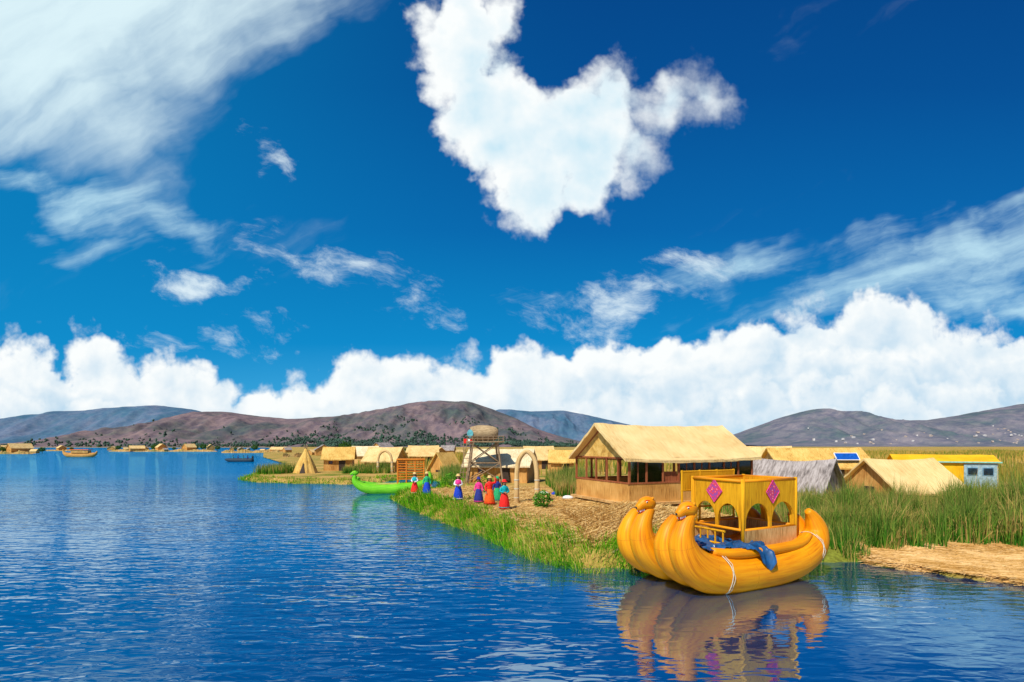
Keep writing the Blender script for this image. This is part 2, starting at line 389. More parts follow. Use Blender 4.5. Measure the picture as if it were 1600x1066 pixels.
def landmat():
    m=bpy.data.materials.new('reed_ground'); nt=nodes_of(m); L=nt.links.new; N=nt.nodes.new
    g=N('ShaderNodeNewGeometry')
    a=N('ShaderNodeTexNoise'); a.inputs['Scale'].default_value=.25; a.inputs['Detail'].default_value=5; L(g.outputs['Position'],a.inputs['Vector'])
    b=N('ShaderNodeTexNoise'); b.inputs['Scale'].default_value=9; b.inputs['Detail'].default_value=4; b.inputs['Roughness'].default_value=.7; L(g.outputs['Position'],b.inputs['Vector'])
    c1=ramp(nt,a.outputs[0],[(.36,(.22,.25,.035)),(.50,(.50,.34,.09)),(.66,(.66,.42,.14))])
    c2=ramp(nt,b.outputs[0],[(.3,(.5,.45,.4)),(.7,(1.2,1.15,1.05))])
    mx=N('ShaderNodeMix'); mx.data_type='RGBA'; mx.blend_type='MULTIPLY'; mx.inputs[0].default_value=1; L(c1,mx.inputs[6]); L(c2,mx.inputs[7])
    p=N('ShaderNodeBsdfPrincipled'); p.inputs['Roughness'].default_value=.95; p.inputs['Specular IOR Level'].default_value=.1; L(mx.outputs[2],p.inputs['Base Color'])
    bp=N('ShaderNodeBump'); bp.inputs['Strength'].default_value=.8; bp.inputs['Distance'].default_value=.06; L(b.outputs[0],bp.inputs['Height']); L(bp.outputs[0],p.inputs['Normal'])
    o=N('ShaderNodeOutputMaterial'); L(p.outputs[0],o.inputs[0]); return m
M['land']=landmat()
xs=np.arange(-48,110,.45); ys=np.arange(6,92,.4)
X,Y=np.meshgrid(xs,ys); P=np.stack([X.ravel(),Y.ravel()],1); Z=gz(P)
nx,ny=len(xs),len(ys)
idx=np.arange(nx*ny).reshape(ny,nx)
Q=np.stack([idx[:-1,:-1].ravel(),idx[:-1,1:].ravel(),idx[1:,1:].ravel(),idx[1:,:-1].ravel()],1)
keep=(Z[Q].max(1)>-.34)
g=tri_mesh('ground',np.column_stack([P,Z]),Q[keep],M['land'],True); tag(g,kind='structure')
mb=MB(); far=[(-40,90.9),(109,90.9),(109,6),(500,6),(4000,1400),(-700,1400),(-420,900),(-160,330),(-70,144),(-43,96)]
mb.slab(far,(0,0,.1),(1,0,0),(0,1,0),(0,0,1),.18); o=mb.build('marsh_plain',M['land'],tri=True); tag(o,kind='structure')
mb=MB(); mb.box((0,5600,-.2),(14000,9000,.8)); o=mb.build('lake_shore',M['land']); tag(o,kind='structure')

# water
def watermat():
    m=bpy.data.materials.new('lake_water'); nt=nodes_of(m); L=nt.links.new; N=nt.nodes.new
    g=N('ShaderNodeNewGeometry')
    def nz(scale,sc,rot,det=3,rough=.5):
        mp=N('ShaderNodeMapping'); mp.inputs['Scale'].default_value=sc; mp.inputs['Rotation'].default_value=(0,0,R(rot)); L(g.outputs['Position'],mp.inputs[0])
        n=N('ShaderNodeTexNoise'); n.noise_dimensions='2D'; n.inputs['Scale'].default_value=scale; n.inputs['Detail'].default_value=det; n.inputs['Roughness'].default_value=rough; n.inputs['Distortion'].default_value=.3
        L(mp.outputs[0],n.inputs['Vector']); return n.outputs[0]
    a=nz(4.6,(.36,1,1),12,2,.45); b=nz(1.1,(.35,1,1),-12,2); c=nz(.06,(.5,1,1),20,2); e_=nz(.16,(.4,1,1),8,2)
    def ma(op,x,y,z=None,clamp=False):
        n=N('ShaderNodeMath'); n.operation=op; n.use_clamp=clamp
        for i,q in enumerate((x,y,z)):
            if q is None: continue
            if isinstance(q,(int,float)): n.inputs[i].default_value=q
            else: L(q,n.inputs[i])
        return n.outputs[0]
    sx=N('ShaderNodeSeparateXYZ'); L(g.outputs['Position'],sx.inputs[0])
    # sky reflection painted into the colour, cyan with distance; ripples flattened near the boat
    def sst(x,lo,hi):
        n=N('ShaderNodeMapRange'); n.interpolation_type='SMOOTHSTEP'; L(x,n.inputs[0]); n.inputs[1].default_value=lo; n.inputs[2].default_value=hi; return n.outputs[0]
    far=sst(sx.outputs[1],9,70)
    vd=N('ShaderNodeVectorMath'); vd.operation='DISTANCE'; L(g.outputs['Position'],vd.inputs[0]); vd.inputs[1].default_value=(4.5,9.5,0)
    calm=sst(vd.outputs['Value'],1.0,9.0)
    h=ma('MULTIPLY_ADD',b,1.6,a)
    bp=N('ShaderNodeBump'); bp.inputs['Strength'].default_value=1.0; L(h,bp.inputs['Height'])
    dd=ma('MULTIPLY',ma('MULTIPLY_ADD',e_,.034,.004),ma('MULTIPLY_ADD',calm,.62,.38)); L(dd,bp.inputs['Distance'])
    col=ramp(nt,c,[(.35,(.0,.015,.075)),(.65,(.0,.035,.13))])
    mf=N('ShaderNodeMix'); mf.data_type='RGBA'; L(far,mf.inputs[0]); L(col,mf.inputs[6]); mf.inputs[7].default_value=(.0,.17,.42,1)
    d=N('ShaderNodeBsdfDiffuse'); L(mf.outputs[2],d.inputs[0])
    gl=N('ShaderNodeBsdfGlossy'); gl.inputs['Roughness'].default_value=.02; L(bp.outputs[0],gl.inputs['Normal'])
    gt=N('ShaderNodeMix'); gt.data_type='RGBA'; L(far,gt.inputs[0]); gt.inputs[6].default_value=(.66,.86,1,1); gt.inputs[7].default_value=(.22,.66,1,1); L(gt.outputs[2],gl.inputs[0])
    fr=N('ShaderNodeFresnel'); fr.inputs[0].default_value=1.33; L(bp.outputs[0],fr.inputs['Normal'])
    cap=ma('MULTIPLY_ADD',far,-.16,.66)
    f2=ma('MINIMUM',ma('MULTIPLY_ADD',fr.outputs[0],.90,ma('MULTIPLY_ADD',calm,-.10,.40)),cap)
    mx=N('ShaderNodeMixShader'); L(f2,mx.inputs[0]); L(d.outputs[0],mx.inputs[1]); L(gl.outputs[0],mx.inputs[2])
    o=N('ShaderNodeOutputMaterial'); L(mx.outputs[0],o.inputs[0]); return m
M['water']=watermat()
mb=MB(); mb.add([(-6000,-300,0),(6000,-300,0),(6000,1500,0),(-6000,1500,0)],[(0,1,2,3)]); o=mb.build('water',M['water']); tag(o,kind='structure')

# ------------------------------------------------------------------ hills
def hillmat(name,stops,scale=.004,bs=.03,hz=(.2,.35,.55),haze_mix=.2,con=.55,bd=7):
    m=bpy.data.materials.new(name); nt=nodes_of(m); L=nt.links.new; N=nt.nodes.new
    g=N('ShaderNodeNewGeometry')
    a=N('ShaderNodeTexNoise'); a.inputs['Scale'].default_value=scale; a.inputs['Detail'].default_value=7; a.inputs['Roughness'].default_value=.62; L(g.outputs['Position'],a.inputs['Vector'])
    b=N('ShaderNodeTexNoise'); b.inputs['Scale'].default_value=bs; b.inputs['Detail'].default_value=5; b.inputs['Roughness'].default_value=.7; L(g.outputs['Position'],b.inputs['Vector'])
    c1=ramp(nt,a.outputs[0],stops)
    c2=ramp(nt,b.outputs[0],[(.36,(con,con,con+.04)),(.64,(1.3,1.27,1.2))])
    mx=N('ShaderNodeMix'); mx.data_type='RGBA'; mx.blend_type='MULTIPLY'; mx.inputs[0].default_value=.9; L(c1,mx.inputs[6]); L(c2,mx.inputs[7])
    m2=N('ShaderNodeMix'); m2.data_type='RGBA'; m2.inputs[0].default_value=haze_mix; L(mx.outputs[2],m2.inputs[6]); m2.inputs[7].default_value=(*hz,1)  # aerial haze painted into the hill colour as an even bluish mix
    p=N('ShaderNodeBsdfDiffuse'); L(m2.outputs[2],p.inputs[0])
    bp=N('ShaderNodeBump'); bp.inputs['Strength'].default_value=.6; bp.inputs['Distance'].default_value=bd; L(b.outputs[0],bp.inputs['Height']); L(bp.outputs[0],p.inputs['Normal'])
    o=N('ShaderNodeOutputMaterial'); L(p.outputs[0],o.inputs[0]); return m
M['hill_a']=hillmat('brown_hill',[(.38,(.06,.085,.03)),(.47,(.13,.115,.06)),(.55,(.20,.135,.09)),(.66,(.26,.17,.125))],haze_mix=.27,hz=(.12,.13,.27))
M['hill_b']=hillmat('haze_blue_hill',[(.38,(.05,.10,.07)),(.5,(.12,.14,.12)),(.62,(.19,.17,.15))],haze_mix=.5,hz=(.07,.17,.34),bs=.02)
M['hill_c']=hillmat('right_hill',[(.38,(.08,.11,.045)),(.5,(.17,.15,.105)),(.62,(.24,.19,.15))],haze_mix=.34,hz=(.11,.16,.32),bs=.02)
HGT={}
def ridge(key,pts,D,depth,mat,seed=0,rough=.44):
    Yr=D+depth*.7; nxx=420; nyy=80; px0=pts[0][0]; px1=pts[-1][0]
    pxs=np.linspace(px0,px1,nxx); prof=np.interp(pxs,[p[0] for p in pts],[p[1] for p in pts])
    k=np.array([1,2,3,4,3,2,1])/16.; prof=np.convolve(np.pad(prof,3,'edge'),k,'valid')
    VV=[]
    hs=np.zeros((nyy,nxx))
    for j in range(nyy):
        t=j/(nyy-1); yv=D+t*depth
        sh=(1-math.cos(min(t/.7,1)*math.pi))/2 if t<.7 else math.cos((t-.7)/.3*math.pi/2)
        sh=max(sh,0)**.85
        for i in range(nxx):
            x=(pxs[i]-800)/F*Yr; hr=H+(HY-prof[i])/F*Yr
            q=Vector((x*2.2/D+seed,yv*.9/D,seed)); 
            r=mn.ridged_multi_fractal(q*4.4,1.1,2.1,5,1.0,2.0)-1.1
            f=mn.fractal(q*12,1.1,2.1,5)
            z=hr*(sh+rough*(r*.5+f*.35)*(4*sh*(1-sh)*.8+.03))
            if t>=.7: z=hr*sh*(1+.02*f)
            z=min(z,hr*1.02)
            hs[j,i]=z; VV.append((x,yv,max(z,-5) if 0<j<nyy-1 else -5))
    idx=np.arange(nxx*nyy).reshape(nyy,nxx)
    Q=np.stack([idx[:-1,:-1].ravel(),idx[:-1,1:].ravel(),idx[1:,1:].ravel(),idx[1:,:-1].ravel()],1)
    o=tri_mesh('hill',np.array(VV),Q,mat,True); tag(o,kind='structure')
    HGT[key]=(pxs,Yr,D,depth,hs)
    return o
def hill_at(key,px,t):
    pxs,Yr,D,depth,hs=HGT[key]; i=int(np.argmin(abs(pxs-px))); j=int(t*(hs.shape[0]-1))
    return ((pxs[i]-800)/F*Yr, D+depth*t, hs[j,i])
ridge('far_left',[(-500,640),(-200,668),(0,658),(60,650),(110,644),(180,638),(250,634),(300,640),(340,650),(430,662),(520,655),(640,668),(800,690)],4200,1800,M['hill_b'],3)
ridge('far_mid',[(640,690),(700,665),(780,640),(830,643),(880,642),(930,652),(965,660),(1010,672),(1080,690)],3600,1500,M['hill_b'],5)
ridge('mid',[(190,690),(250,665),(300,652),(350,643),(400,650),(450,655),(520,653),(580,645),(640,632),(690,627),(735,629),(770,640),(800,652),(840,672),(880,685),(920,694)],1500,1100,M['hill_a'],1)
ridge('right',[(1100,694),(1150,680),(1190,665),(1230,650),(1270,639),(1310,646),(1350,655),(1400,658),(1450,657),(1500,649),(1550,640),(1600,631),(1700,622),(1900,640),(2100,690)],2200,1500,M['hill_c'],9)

def wood():
    vs=[];fs=[]
    ico=[Vector(v).normalized() for v in [(0,1,1.618),(0,-1,1.618),(0,1,-1.618),(0,-1,-1.618),(1,1.618,0),(-1,1.618,0),(1,-1.618,0),(-1,-1.618,0),(1.618,0,1),(-1.618,0,1),(1.618,0,-1),(-1.618,0,-1)]]
    tri=[(0,1,8),(0,8,4),(0,4,5),(0,5,9),(0,9,1),(1,6,8),(8,6,10),(8,10,4),(4,10,2),(4,2,5),(5,2,11),(5,11,9),(9,11,7),(9,7,1),(1,7,6),(3,6,7),(3,7,11),(3,11,2),(3,2,10),(3,10,6)]
    for k in range(4200):
        px=random.choice([random.uniform(520,900),random.gauss(620,60),random.gauss(810,50),random.uniform(200,900)])
        t=abs(random.gauss(0,.13))+.02
        if t>.42: continue
        x,y,z=hill_at('mid',px,t)
        if mn.noise(Vector((px*.025,t*12,2)))<.0-(.35 if t<.14 else 0): continue
        x+=random.uniform(-8,8); y+=random.uniform(-10,10)
        h=random.uniform(5,11)
        for c in range(2):
            n=len(vs); cx=x+random.uniform(-4,4); cz=z+h*(.25+.3*c)
            for v in ico: vs.append((cx+v.x*h*.36*random.uniform(.6,1.3),y+v.y*h*.33,cz+v.z*h*.42*random.uniform(.6,1.3)))
            fs+=[(n+a,n+b,n+c_) for a,b,c_ in tri]
    o=tri_mesh('distant_wood',np.array(vs),np.array(fs),plain('wood_foliage',(.03,.065,.04),scale=.02,var=.6))
    tag(o,'dark green trees scattered over the foot of the brown hill','wood',kind='stuff')
wood()
hm=None
for k in range(230):
    px=random.choice([random.uniform(1380,1600),random.uniform(1440,1610),random.uniform(1160,1600)]); t=abs(random.gauss(0,.12))+.1
    if t>.45: continue
    x,y,z=hill_at('right',px,t)
    if hm is None:
        mb=MB(); mb.box((0,0,2.5),(9,8,7)); mb.slab([(-4.5,0),(4.5,0),(4.5,1),(-3,2.2)],(0,-4.2,6),(1,0,0),(0,0,1),(0,1,0),8.4)
        hm=[mb.build('distant_house',M['concrete'],tri=True)]; 
        mb=MB(); mb.box((0,0,3),(8,10,9)); mb.box((1.5,0,7.6),(4,6,2)); hm.append(mb.build('distant_house',plain('white_house',(.62,.58,.55),var=.2,scale=.2)))
        for q,lb in zip(hm,('tiny brown block house in the distant hillside town','tiny white block house in the distant hillside town')):
            tag(q,lb,'house','brown houses of the distant town' if q is hm[0] else 'white houses of the distant town')
        hm[0].location=(x,y,z+2); hm[1].location=(x+30,y+10,z+2)
        continue
    c=random.choice(hm).copy(); C.objects.link(c); c.location=(x+random.uniform(-15,15),y,z+2); s_=random.uniform(.6,1.3); c.scale=(s_,s_,s_*random.uniform(.7,1.1)); c.rotation_euler=(0,0,random.uniform(-.6,.6))

# ------------------------------------------------------------------ blades
def blades(name,P,Z,h,wd,lean,mat,ldir=None,droop=.5,hv=.35):
    n=len(P); h=h*(1+hv*rng.uniform(-1,1,n)); a=rng.uniform(0,2*np.pi,n)
    sx,sy=np.cos(a)*wd/2,np.sin(a)*wd/2
    if ldir is None:
        b=rng.uniform(0,2*np.pi,n); l=lean*np.abs(rng.normal(0,1,n)); dx,dy=np.cos(b)*l*h,np.sin(b)*l*h
    else:
        l=lean*(.3+rng.uniform(0,1,n)); b=rng.normal(0,.9,n); dx=(ldir[:,0]*np.cos(b)-ldir[:,1]*np.sin(b))*l*h; dy=(ldir[:,0]*np.sin(b)+ldir[:,1]*np.cos(b))*l*h
    x,y=P[:,0],P[:,1]
    lz=np.sqrt(np.clip(1-np.minimum(l,.95)**2,.05,1))
    V=np.zeros((n,5,3))
    V[:,0]=np.stack([x-sx,y-sy,Z],1); V[:,1]=np.stack([x+sx,y+sy,Z],1)
    mx,my,mz=x+dx*.35,y+dy*.35,Z+h*lz*.6
    V[:,2]=np.stack([mx-sx*.8,my-sy*.8,mz],1); V[:,3]=np.stack([mx+sx*.8,my+sy*.8,mz],1)
    V[:,4]=np.stack([x+dx,y+dy,Z+h*lz*(1-droop*np.minimum(l,1)*.6)],1)
    i=np.arange(n)[:,None]*5
    T=np.concatenate([i+[0,1,3],i+[0,3,2],i+[2,3,4]],1).reshape(-1,3)
    return tri_mesh(name,V.reshape(-1,3),T,mat,tattr=np.tile(np.array([0,0,.6,.6,1.0]),n))
def vnoise(P,s,seed=0):
    return np.array([mn.noise(Vector((p[0]*s,p[1]*s,seed))) for p in P])
M['tallreed']=island_mat('tall_reed',[(0,(.02,.14,.01)),(.4,(.05,.24,.015)),(.70,(.15,.33,.03)),(.9,(.46,.38,.08)),(1,(.62,.42,.13))],posnoise=.6,pscale=.7,tip=(.58,.38,.13))
M['bankgrass']=island_mat('bank_grass',[(0,(.05,.26,.008)),(.5,(.17,.48,.012)),(.78,(.42,.54,.03)),(1,(.75,.55,.15))],posnoise=.4,pscale=1.1)
M['strawm']=island_mat('loose_straw',[(0,(.50,.28,.08)),(.5,(.72,.46,.16)),(1,(.86,.62,.28))],trans=.15,posnoise=.1)
M['strawo']=island_mat('mat_straw',[(0,(.42,.21,.05)),(.5,(.70,.40,.13)),(1,(.86,.58,.26))],trans=.15,posnoise=.35,pscale=.8)
M['marsh']=island_mat('marsh_reed',[(0,(.14,.24,.025)),(.4,(.40,.34,.06)),(.75,(.58,.38,.08)),(1,(.70,.44,.12))],posnoise=.5,pscale=.06)
HX=[(5.4+.922*3.8-.388*2.4,23.5+.388*3.8+.922*2.4,5.2),(16.3,29.5,3.2),(24,32.5,3.4),(31.2,37.5,4.8),(25.5,43,5),(24,48,3)]
def okh(P,pad=0):
    m=np.ones(len(P),bool)
    for (x,y,r) in HX: m&=np.hypot(P[:,0]-x,P[:,1]-y)>r+pad
    return m
def scat(n,x0,x1,y0,y1): return np.stack([rng.uniform(x0,x1,n),rng.uniform(y0,y1,n)],1)
P=scat(170000,8.3,34,14.0,25); s_=sdf(P)
lim=14.35+.35*np.sin(P[:,0]*1.9)+.2*np.sin(P[:,0]*4.3)+np.clip(P[:,0]-9.9,0,2)*.6
P=P[(P[:,1]>lim)&(s_>.0)&okh(P,-.3)&(P[:,0]<P[:,1]*1.08+1)]
nz_=vnoise(P,.45,3)+.9*vnoise(P,1.3,4); k_=nz_>-.24; P=P[k_]; nz_=nz_[k_]
u_=P[:,0]/P[:,1]
hh=.72+1.05*nz_+.42*np.clip((u_-.84)/.16,0,1)
hh=np.clip(hh,.25,1.9)*np.where(P[:,1]>19,.78,1.0)
o=blades('tall_reeds',P,gz(P)-.03,hh,.022,.30,M['tallreed'],hv=.5); tag(o,'tall green and straw coloured reeds growing right of the yellow boat','reeds',kind='stuff')
P=scat(50000,18,75,24,60); P=P[okh(P,.2)&(P[:,0]/P[:,1]>.52)&(P[:,0]/P[:,1]<1.15)]
P=P[(P[:,0]/P[:,1]>1.0)|(P[:,1]>40)]
nz_=vnoise(P,.2,5); o=blades('marsh_reeds',P[nz_>-.2],gz(P[nz_>-.2])-.03,(1.0+.7*nz_[nz_>-.2]),.05,.15,M['marsh']); tag(o,'golden marsh reeds around the huts on the right','reeds',kind='stuff')
P=scat(60000,-60,230,50,230); P=P[(P[:,0]/P[:,1]<1.1)&(P[:,0]/P[:,1]>-.34)&okh(P)&((sdf(P)>.5)|(P[:,1]>95))]
nz_=vnoise(P,.06,6); k_=nz_>-.12; k_&=~((np.abs(P[:,0]/P[:,1]+.27)<.08)&(P[:,1]<70))
o=blades('far_marsh_reeds',P[k_],np.full(k_.sum(),.25),(1.1+.8*nz_[k_]),.16,.15,M['marsh']); tag(o,'brown and golden reed marsh stretching behind the village to the hills','reeds',kind='stuff')
P=np.concatenate([scat(3500,2.6,5.5,33,40),scat(2500,-7.0,-4.0,44,52),scat(1500,2.5,3.6,29,31),scat(1500,-27,-24,53,57),scat(2000,-18,-13,54,57),scat(1800,4,7,42,46)])
P=P[sdf(P)>.2]; nz_=vnoise(P,.6,8); o=blades('village_reeds',P,gz(P)-.02,.95+.5*nz_,.035,.15,M['tallreed']); tag(o,'green reed patches growing between the huts','reeds',kind='stuff')
P=scat(620000,-32,13,12,60); s_=sdf(P); wd=np.where(P[:,1]<36,2.6,1.6)+.8*np.sin(P[:,1]*1.3)*np.sin(P[:,0]*.9+1)
k_=(s_>-.55)&(s_<wd)&(P[:,0]<4.8)&(rng.uniform(0,1,len(P))<np.where(P[:,1]<36,1.1,.2)*(1-np.clip(s_,0,2.6)*.33)); P=P[k_]; s_=s_[k_]
e=.05; gx=(sdf(P+[e,0])-sdf(P-[e,0]))/(2*e); gy=(sdf(P+[0,e])-sdf(P-[0,e]))/(2*e); dr=-np.stack([gx,gy],1)
ws=np.where(P[:,1]<26,.018,.04); nz_=vnoise(P,1.1,11)
o=blades('bank_grass',P,np.maximum(gz(P)-.03,-.05),np.clip(.42+.60*nz_,.12,1.0)*np.clip(1.15-.25*s_,.5,1.2)*np.where(P[:,1]>42,.7,1)*np.where((P[:,1]>29)&(P[:,1]<36),.6,1),ws,.7,M['bankgrass'],ldir=dr,droop=.9,hv=.5); tag(o,'long green and yellow grass hanging over the island bank into the water','grass',kind='stuff')
def lying(name,P,ln,wd,mat,label,tilt=.12,aim=None):
    n=len(P); a=rng.uniform(0,2*np.pi,n) if aim is None else aim+rng.normal(0,.5,n); ln=ln*rng.uniform(.5,1.4,n); z=gz(P)+rng.uniform(.01,.05,n); up=rng.uniform(-.02,tilt,n)*ln
    dx,dy=np.cos(a)*ln/2,np.sin(a)*ln/2; px_,py_=-np.sin(a)*wd/2,np.cos(a)*wd/2
    V=np.zeros((n,4,3)); x,y=P[:,0],P[:,1]
    V[:,0]=np.stack([x-dx-px_,y-dy-py_,z],1);V[:,1]=np.stack([x+dx-px_,y+dy-py_,z+up],1);V[:,2]=np.stack([x+dx+px_,y+dy+py_,z+up+wd*.6],1);V[:,3]=np.stack([x-dx+px_,y-dy+py_,z+wd*.6],1)
    o=tri_mesh(name,V.reshape(-1,3),np.arange(n*4).reshape(n,4),mat); tag(o,label,'straw',kind='stuff')
P=scat(110000,-7,12,13.4,36); s_=sdf(P); P=P[(s_>.9)&(P[:,0]<10.0)]
lying('loose_straw',P,.36,.013,M['strawm'],'loose dry reed straw covering the island between the women and the big hut',.22)
P=scat(60000,9.8,22,9,17); s_=sdf(P); P=P[(s_>-.3)&(P[:,0]/P[:,1]<1.2)]
lying('reed_mat',P,.5,.012,M['strawo'],'flat bed of cut golden reeds at the right water edge',.03,aim=-.3)
P=scat(26000,2.2,7.0,15.2,22); lying('straw_heap',P,.5,.013,M['strawm'],'heaped brown straw below the big hut behind the yellow boat',.45)

# ------------------------------------------------------------------ huts
def fringe(parent,x0,x1,yz,mat,n=260,ln=.12):
    mb=MB()
    for k in range(n):
        x=random.uniform(x0,x1); l=ln*random.uniform(.3,1.0); wq=.02
        y,z=yz; s=1 if y>0 else -1
        mb.add([(x-wq,y,z),(x+wq,y,z+.01),(x+random.uniform(-.03,.03),y+s*l*.35,z-l)],[(0,1,2)])
    return mb.build('thatch_fringe',mat,parent)
def make_roof(L_,W_,hw,hr,oh,og,th,mat,parent,n=26,sag=.03,rag=.05,slope_sag=0):
    mb=MB()
    sl=(hr-hw)/(W_/2)
    for s in (-1,1):
        m=8; grid=[]
        for i in range(n+1):
            x0_=-L_/2-og+(L_+2*og)*i/n
            for j in range(m+1):
                t=j/m; y=(W_/2+oh)*t; z=hr-sl*y
                x=x0_+(.06*mn.noise(Vector((y*2,s,x0_))) if i in(0,n) else 0)
                z+=.02*mn.noise(Vector((x*1.5,y*2*s,hr)))*2 - sag*math.sin(math.pi*(i/n)) - slope_sag*math.sin(math.pi*t)*(.6+.4*mn.noise(Vector((x*.8,s,2))))
                if j==m: y+=rag*mn.noise(Vector((x*3,s,1)))
                grid.append((x,s*y,z+th*.5))
        nn=len(grid); low=[(a,b,c-th) for a,b,c in grid]
        fs=[]
        for i in range(n):
            for j in range(m):
                a=i*(m+1)+j; b=a+m+1; fs.append((a,b,b+1,a+1)); fs.append((nn+a,nn+a+1,nn+b+1,nn+b))
        for i in range(n):
            a=i*(m+1)+m; b=a+m+1; fs.append((a,b,nn+b,nn+a))
        for j in range(m):
            fs.append((j,j+1,nn+j+1,nn+j)); a=n*(m+1)+j; fs.append((a,nn+a,nn+a+1,a+1))
        mb.add(grid+low,fs)
    return mb.build('roof',mat,parent,smooth=False)
def make_hut(name,label,loc,rz,L_,W_,hw,hr,wall='reedwall',roof='thatch',oh=.3,og=.3,th=.12,door='front',windows=(),group=None,fr=True,cat='hut',doormat='dark',sag=.05,rag=.05):
    z=gz1(loc[0],loc[1]) if loc[1]<88 else .28
    t=empty(name,(loc[0],loc[1],z-.03),rz,label,cat,group)
    mb=MB(); x,y=L_/2,W_/2
    g=hr-.05-sag
    for s in (-1,1):
        mb.slab([(-x,0),(x,0),(x,hw-sag),(-x,hw-sag)],(0,s*y-(.04 if s>0 else 0),0),(1,0,0),(0,0,1),(0,1,0),.04)
        mb.slab([(-y+.045,0),(y-.045,0),(y-.045,hw-.02),(0,g),(-y+.045,hw-.02)],(s*x-(.04 if s>0 else 0),0,0),(0,1,0),(0,0,1),(1,0,0),.04)
    mb.build('wall',M[wall],t)
    make_roof(L_,W_,hw,hr,oh,og,th,M[roof],t,sag=sag,rag=rag)
    sl=(hr-hw)/(W_/2)
    if fr: fringe(t,-x-og,x+og,(-(W_/2+oh),hr-sl*(W_/2+oh)+.02-sag*.5),M[roof],int(40*L_),.09)
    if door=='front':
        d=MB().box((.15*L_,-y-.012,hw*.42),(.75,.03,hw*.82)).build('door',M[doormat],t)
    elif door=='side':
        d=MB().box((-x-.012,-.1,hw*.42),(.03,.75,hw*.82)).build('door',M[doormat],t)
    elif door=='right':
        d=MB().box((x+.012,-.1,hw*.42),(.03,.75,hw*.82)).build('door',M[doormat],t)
    for wx in windows:
        f=MB().box((wx,-y-.012,hw*.62),(.5,.03,.4)).build('window',M['wood'],t)
        MB().box((wx,-y-.03,hw*.62),(.4,.01,.3)).build('pane',M['glass'],f)
    return t
huts=[
 ('thatched hut with brown walls and cream roof right of the cone hut',(-20.9,62),R(12),3.2,3,1.6,2.8,'reedwall','thatch_gold','front'),
 ('cream roofed hut behind the prow of the green boat',(-14.8,60),R(-14),3.8,3,1.45,2.8,'reedwall','thatch','front'),
 ('small far hut peeking between the two cream roofed huts on the left',(-24.6,86),0,4.0,3,1.6,2.9,'reedwall_pale','thatch2','front'),
 ('small far hut just left of the orange boat cabin',(-14.5,84),R(10),4.4,3,1.6,3.0,'reedwall','thatch','front'),
 ('wide pale hut right behind the watchtower legs',(-.9,42.5),R(-12),5.0,3.6,1.5,2.65,'reedwall','thatch2','front'),
 ('small brown hut behind the reed arch',(3.4,66),R(8),3.4,3,1.5,2.9,'reedwall','thatch','front'),
 ('small hut touching the left edge of the big hut',(5.4,55),R(-5),2.4,2.4,1.5,2.5,'reedwall','thatch_gold','front'),
 ('low hut roof just right of the big hut roof',(24.3,49),R(-20),3.8,3,1.6,2.9,'reedwall','thatch','front'),
 ('long low thatched hut with solar panel on its roof',(25.3,43),R(-5),7,4,1.4,2.75,'reedwall_pale','thatch_gold','front'),
]
hobj=[]
for i,(lb,p,rz,L_,W_,hw,hr,wl,rf,dr) in enumerate(huts):
    hobj.append(make_hut('thatched_hut',lb,p,rz,L_,W_,hw,hr,wl,rf,door=dr,group='thatched huts of the village',windows=(-.25*L_,) if i in(0,4,8) else ()))
make_hut('thatched_hut','low hut with weathered grey roof behind the yellow boat',(16.2,29.6),R(-48),4.0,3.8,.50,2.2,'thatch_grey','thatch_grey',door='right',group='thatched huts of the village',oh=.35,og=.25,sag=.18,rag=.2)
make_hut('thatched_hut','low wide hut with bright straw roof rising over the right reeds',(23.8,31.5),R(7),4.2,4.0,.6,2.15,'reedwall','roofmat',door='side',group='thatched huts of the village',oh=.4,sag=.12,rag=.12)
t=make_hut('thatched_hut','small steep straw tent hut in front of the watchtower hut',(-7.6,58),R(60),2.6,2.6,.35,2.2,'reedwall','thatch_gold',door='side',group='thatched huts of the village',oh=.1)
t=make_hut('yellow_hut','bright yellow walled hut with teal edged flat roof, farthest right',(30.9,37.0),R(-26),5.6,2.6,1.85,2.3,'reedwall_yellow','reedwall_yellow',oh=.12,og=.15,th=.06,door='none',fr=False,sag=.02)
MB().box((0,-1.46,1.83),(5.95,.05,.09)).build('roof_edge',M['tin'],t)
MB().slab([(1.0,.05),(2.76,.05),(2.76,1.72),(1.0,1.72)],(0,-1.33,0),(1,0,0),(0,0,1),(0,-1,0),.03).build('blue_boards',M['greyblue'],t)
MB().slab([(-1.2,.05),(1.2,.05),(1.2,1.75),(-1.2,1.75)],(2.83,0,0),(0,1,0),(0,0,1),(1,0,0),.02).build('blue_boards',M['greyblue'],t)
for k in range(2):
    f=MB().box((1.45+.82*k,-1.38,1.2),(.60,.03,.55)).build('window',M['bluepaint'],t); MB().box((1.45+.82*k,-1.40,1.2),(.50,.02,.45)).build('pane',M['glass'],f)
sp_=empty('solar_panel',(26.9,41.15,2.40),R(-5),'blue solar panel standing on the long low thatched roof','solar panel')
MB().box((0,0,0),(1.7,.04,.7),rx=R(-42)).build('panel',M['solar'],sp_); f=MB()
for s in(-1,1): f.box((s*.87,0,0),(.05,.06,.75),rx=R(-42)); f.box((0,s*.24,s*.268),(1.79,.05,.05),rx=R(-42))
f.build('frame',M['white'],sp_)
cx,cy=at(478,739,.33); t=empty('cone_hut',(cx,cy,gz1(cx,cy)-.03),0,'pointed straw cone hut on the tip of the left promontory','hut')
MB().lathe([(1.25,0),(1.0,.7),(.6,1.6),(.25,2.3),(.07,2.75)],28,mod=lambda a,z:1+.05*math.sin(a*9)+.03*math.sin(a*23)).build('wall',M['thatch_gold'],t)
mb=MB()
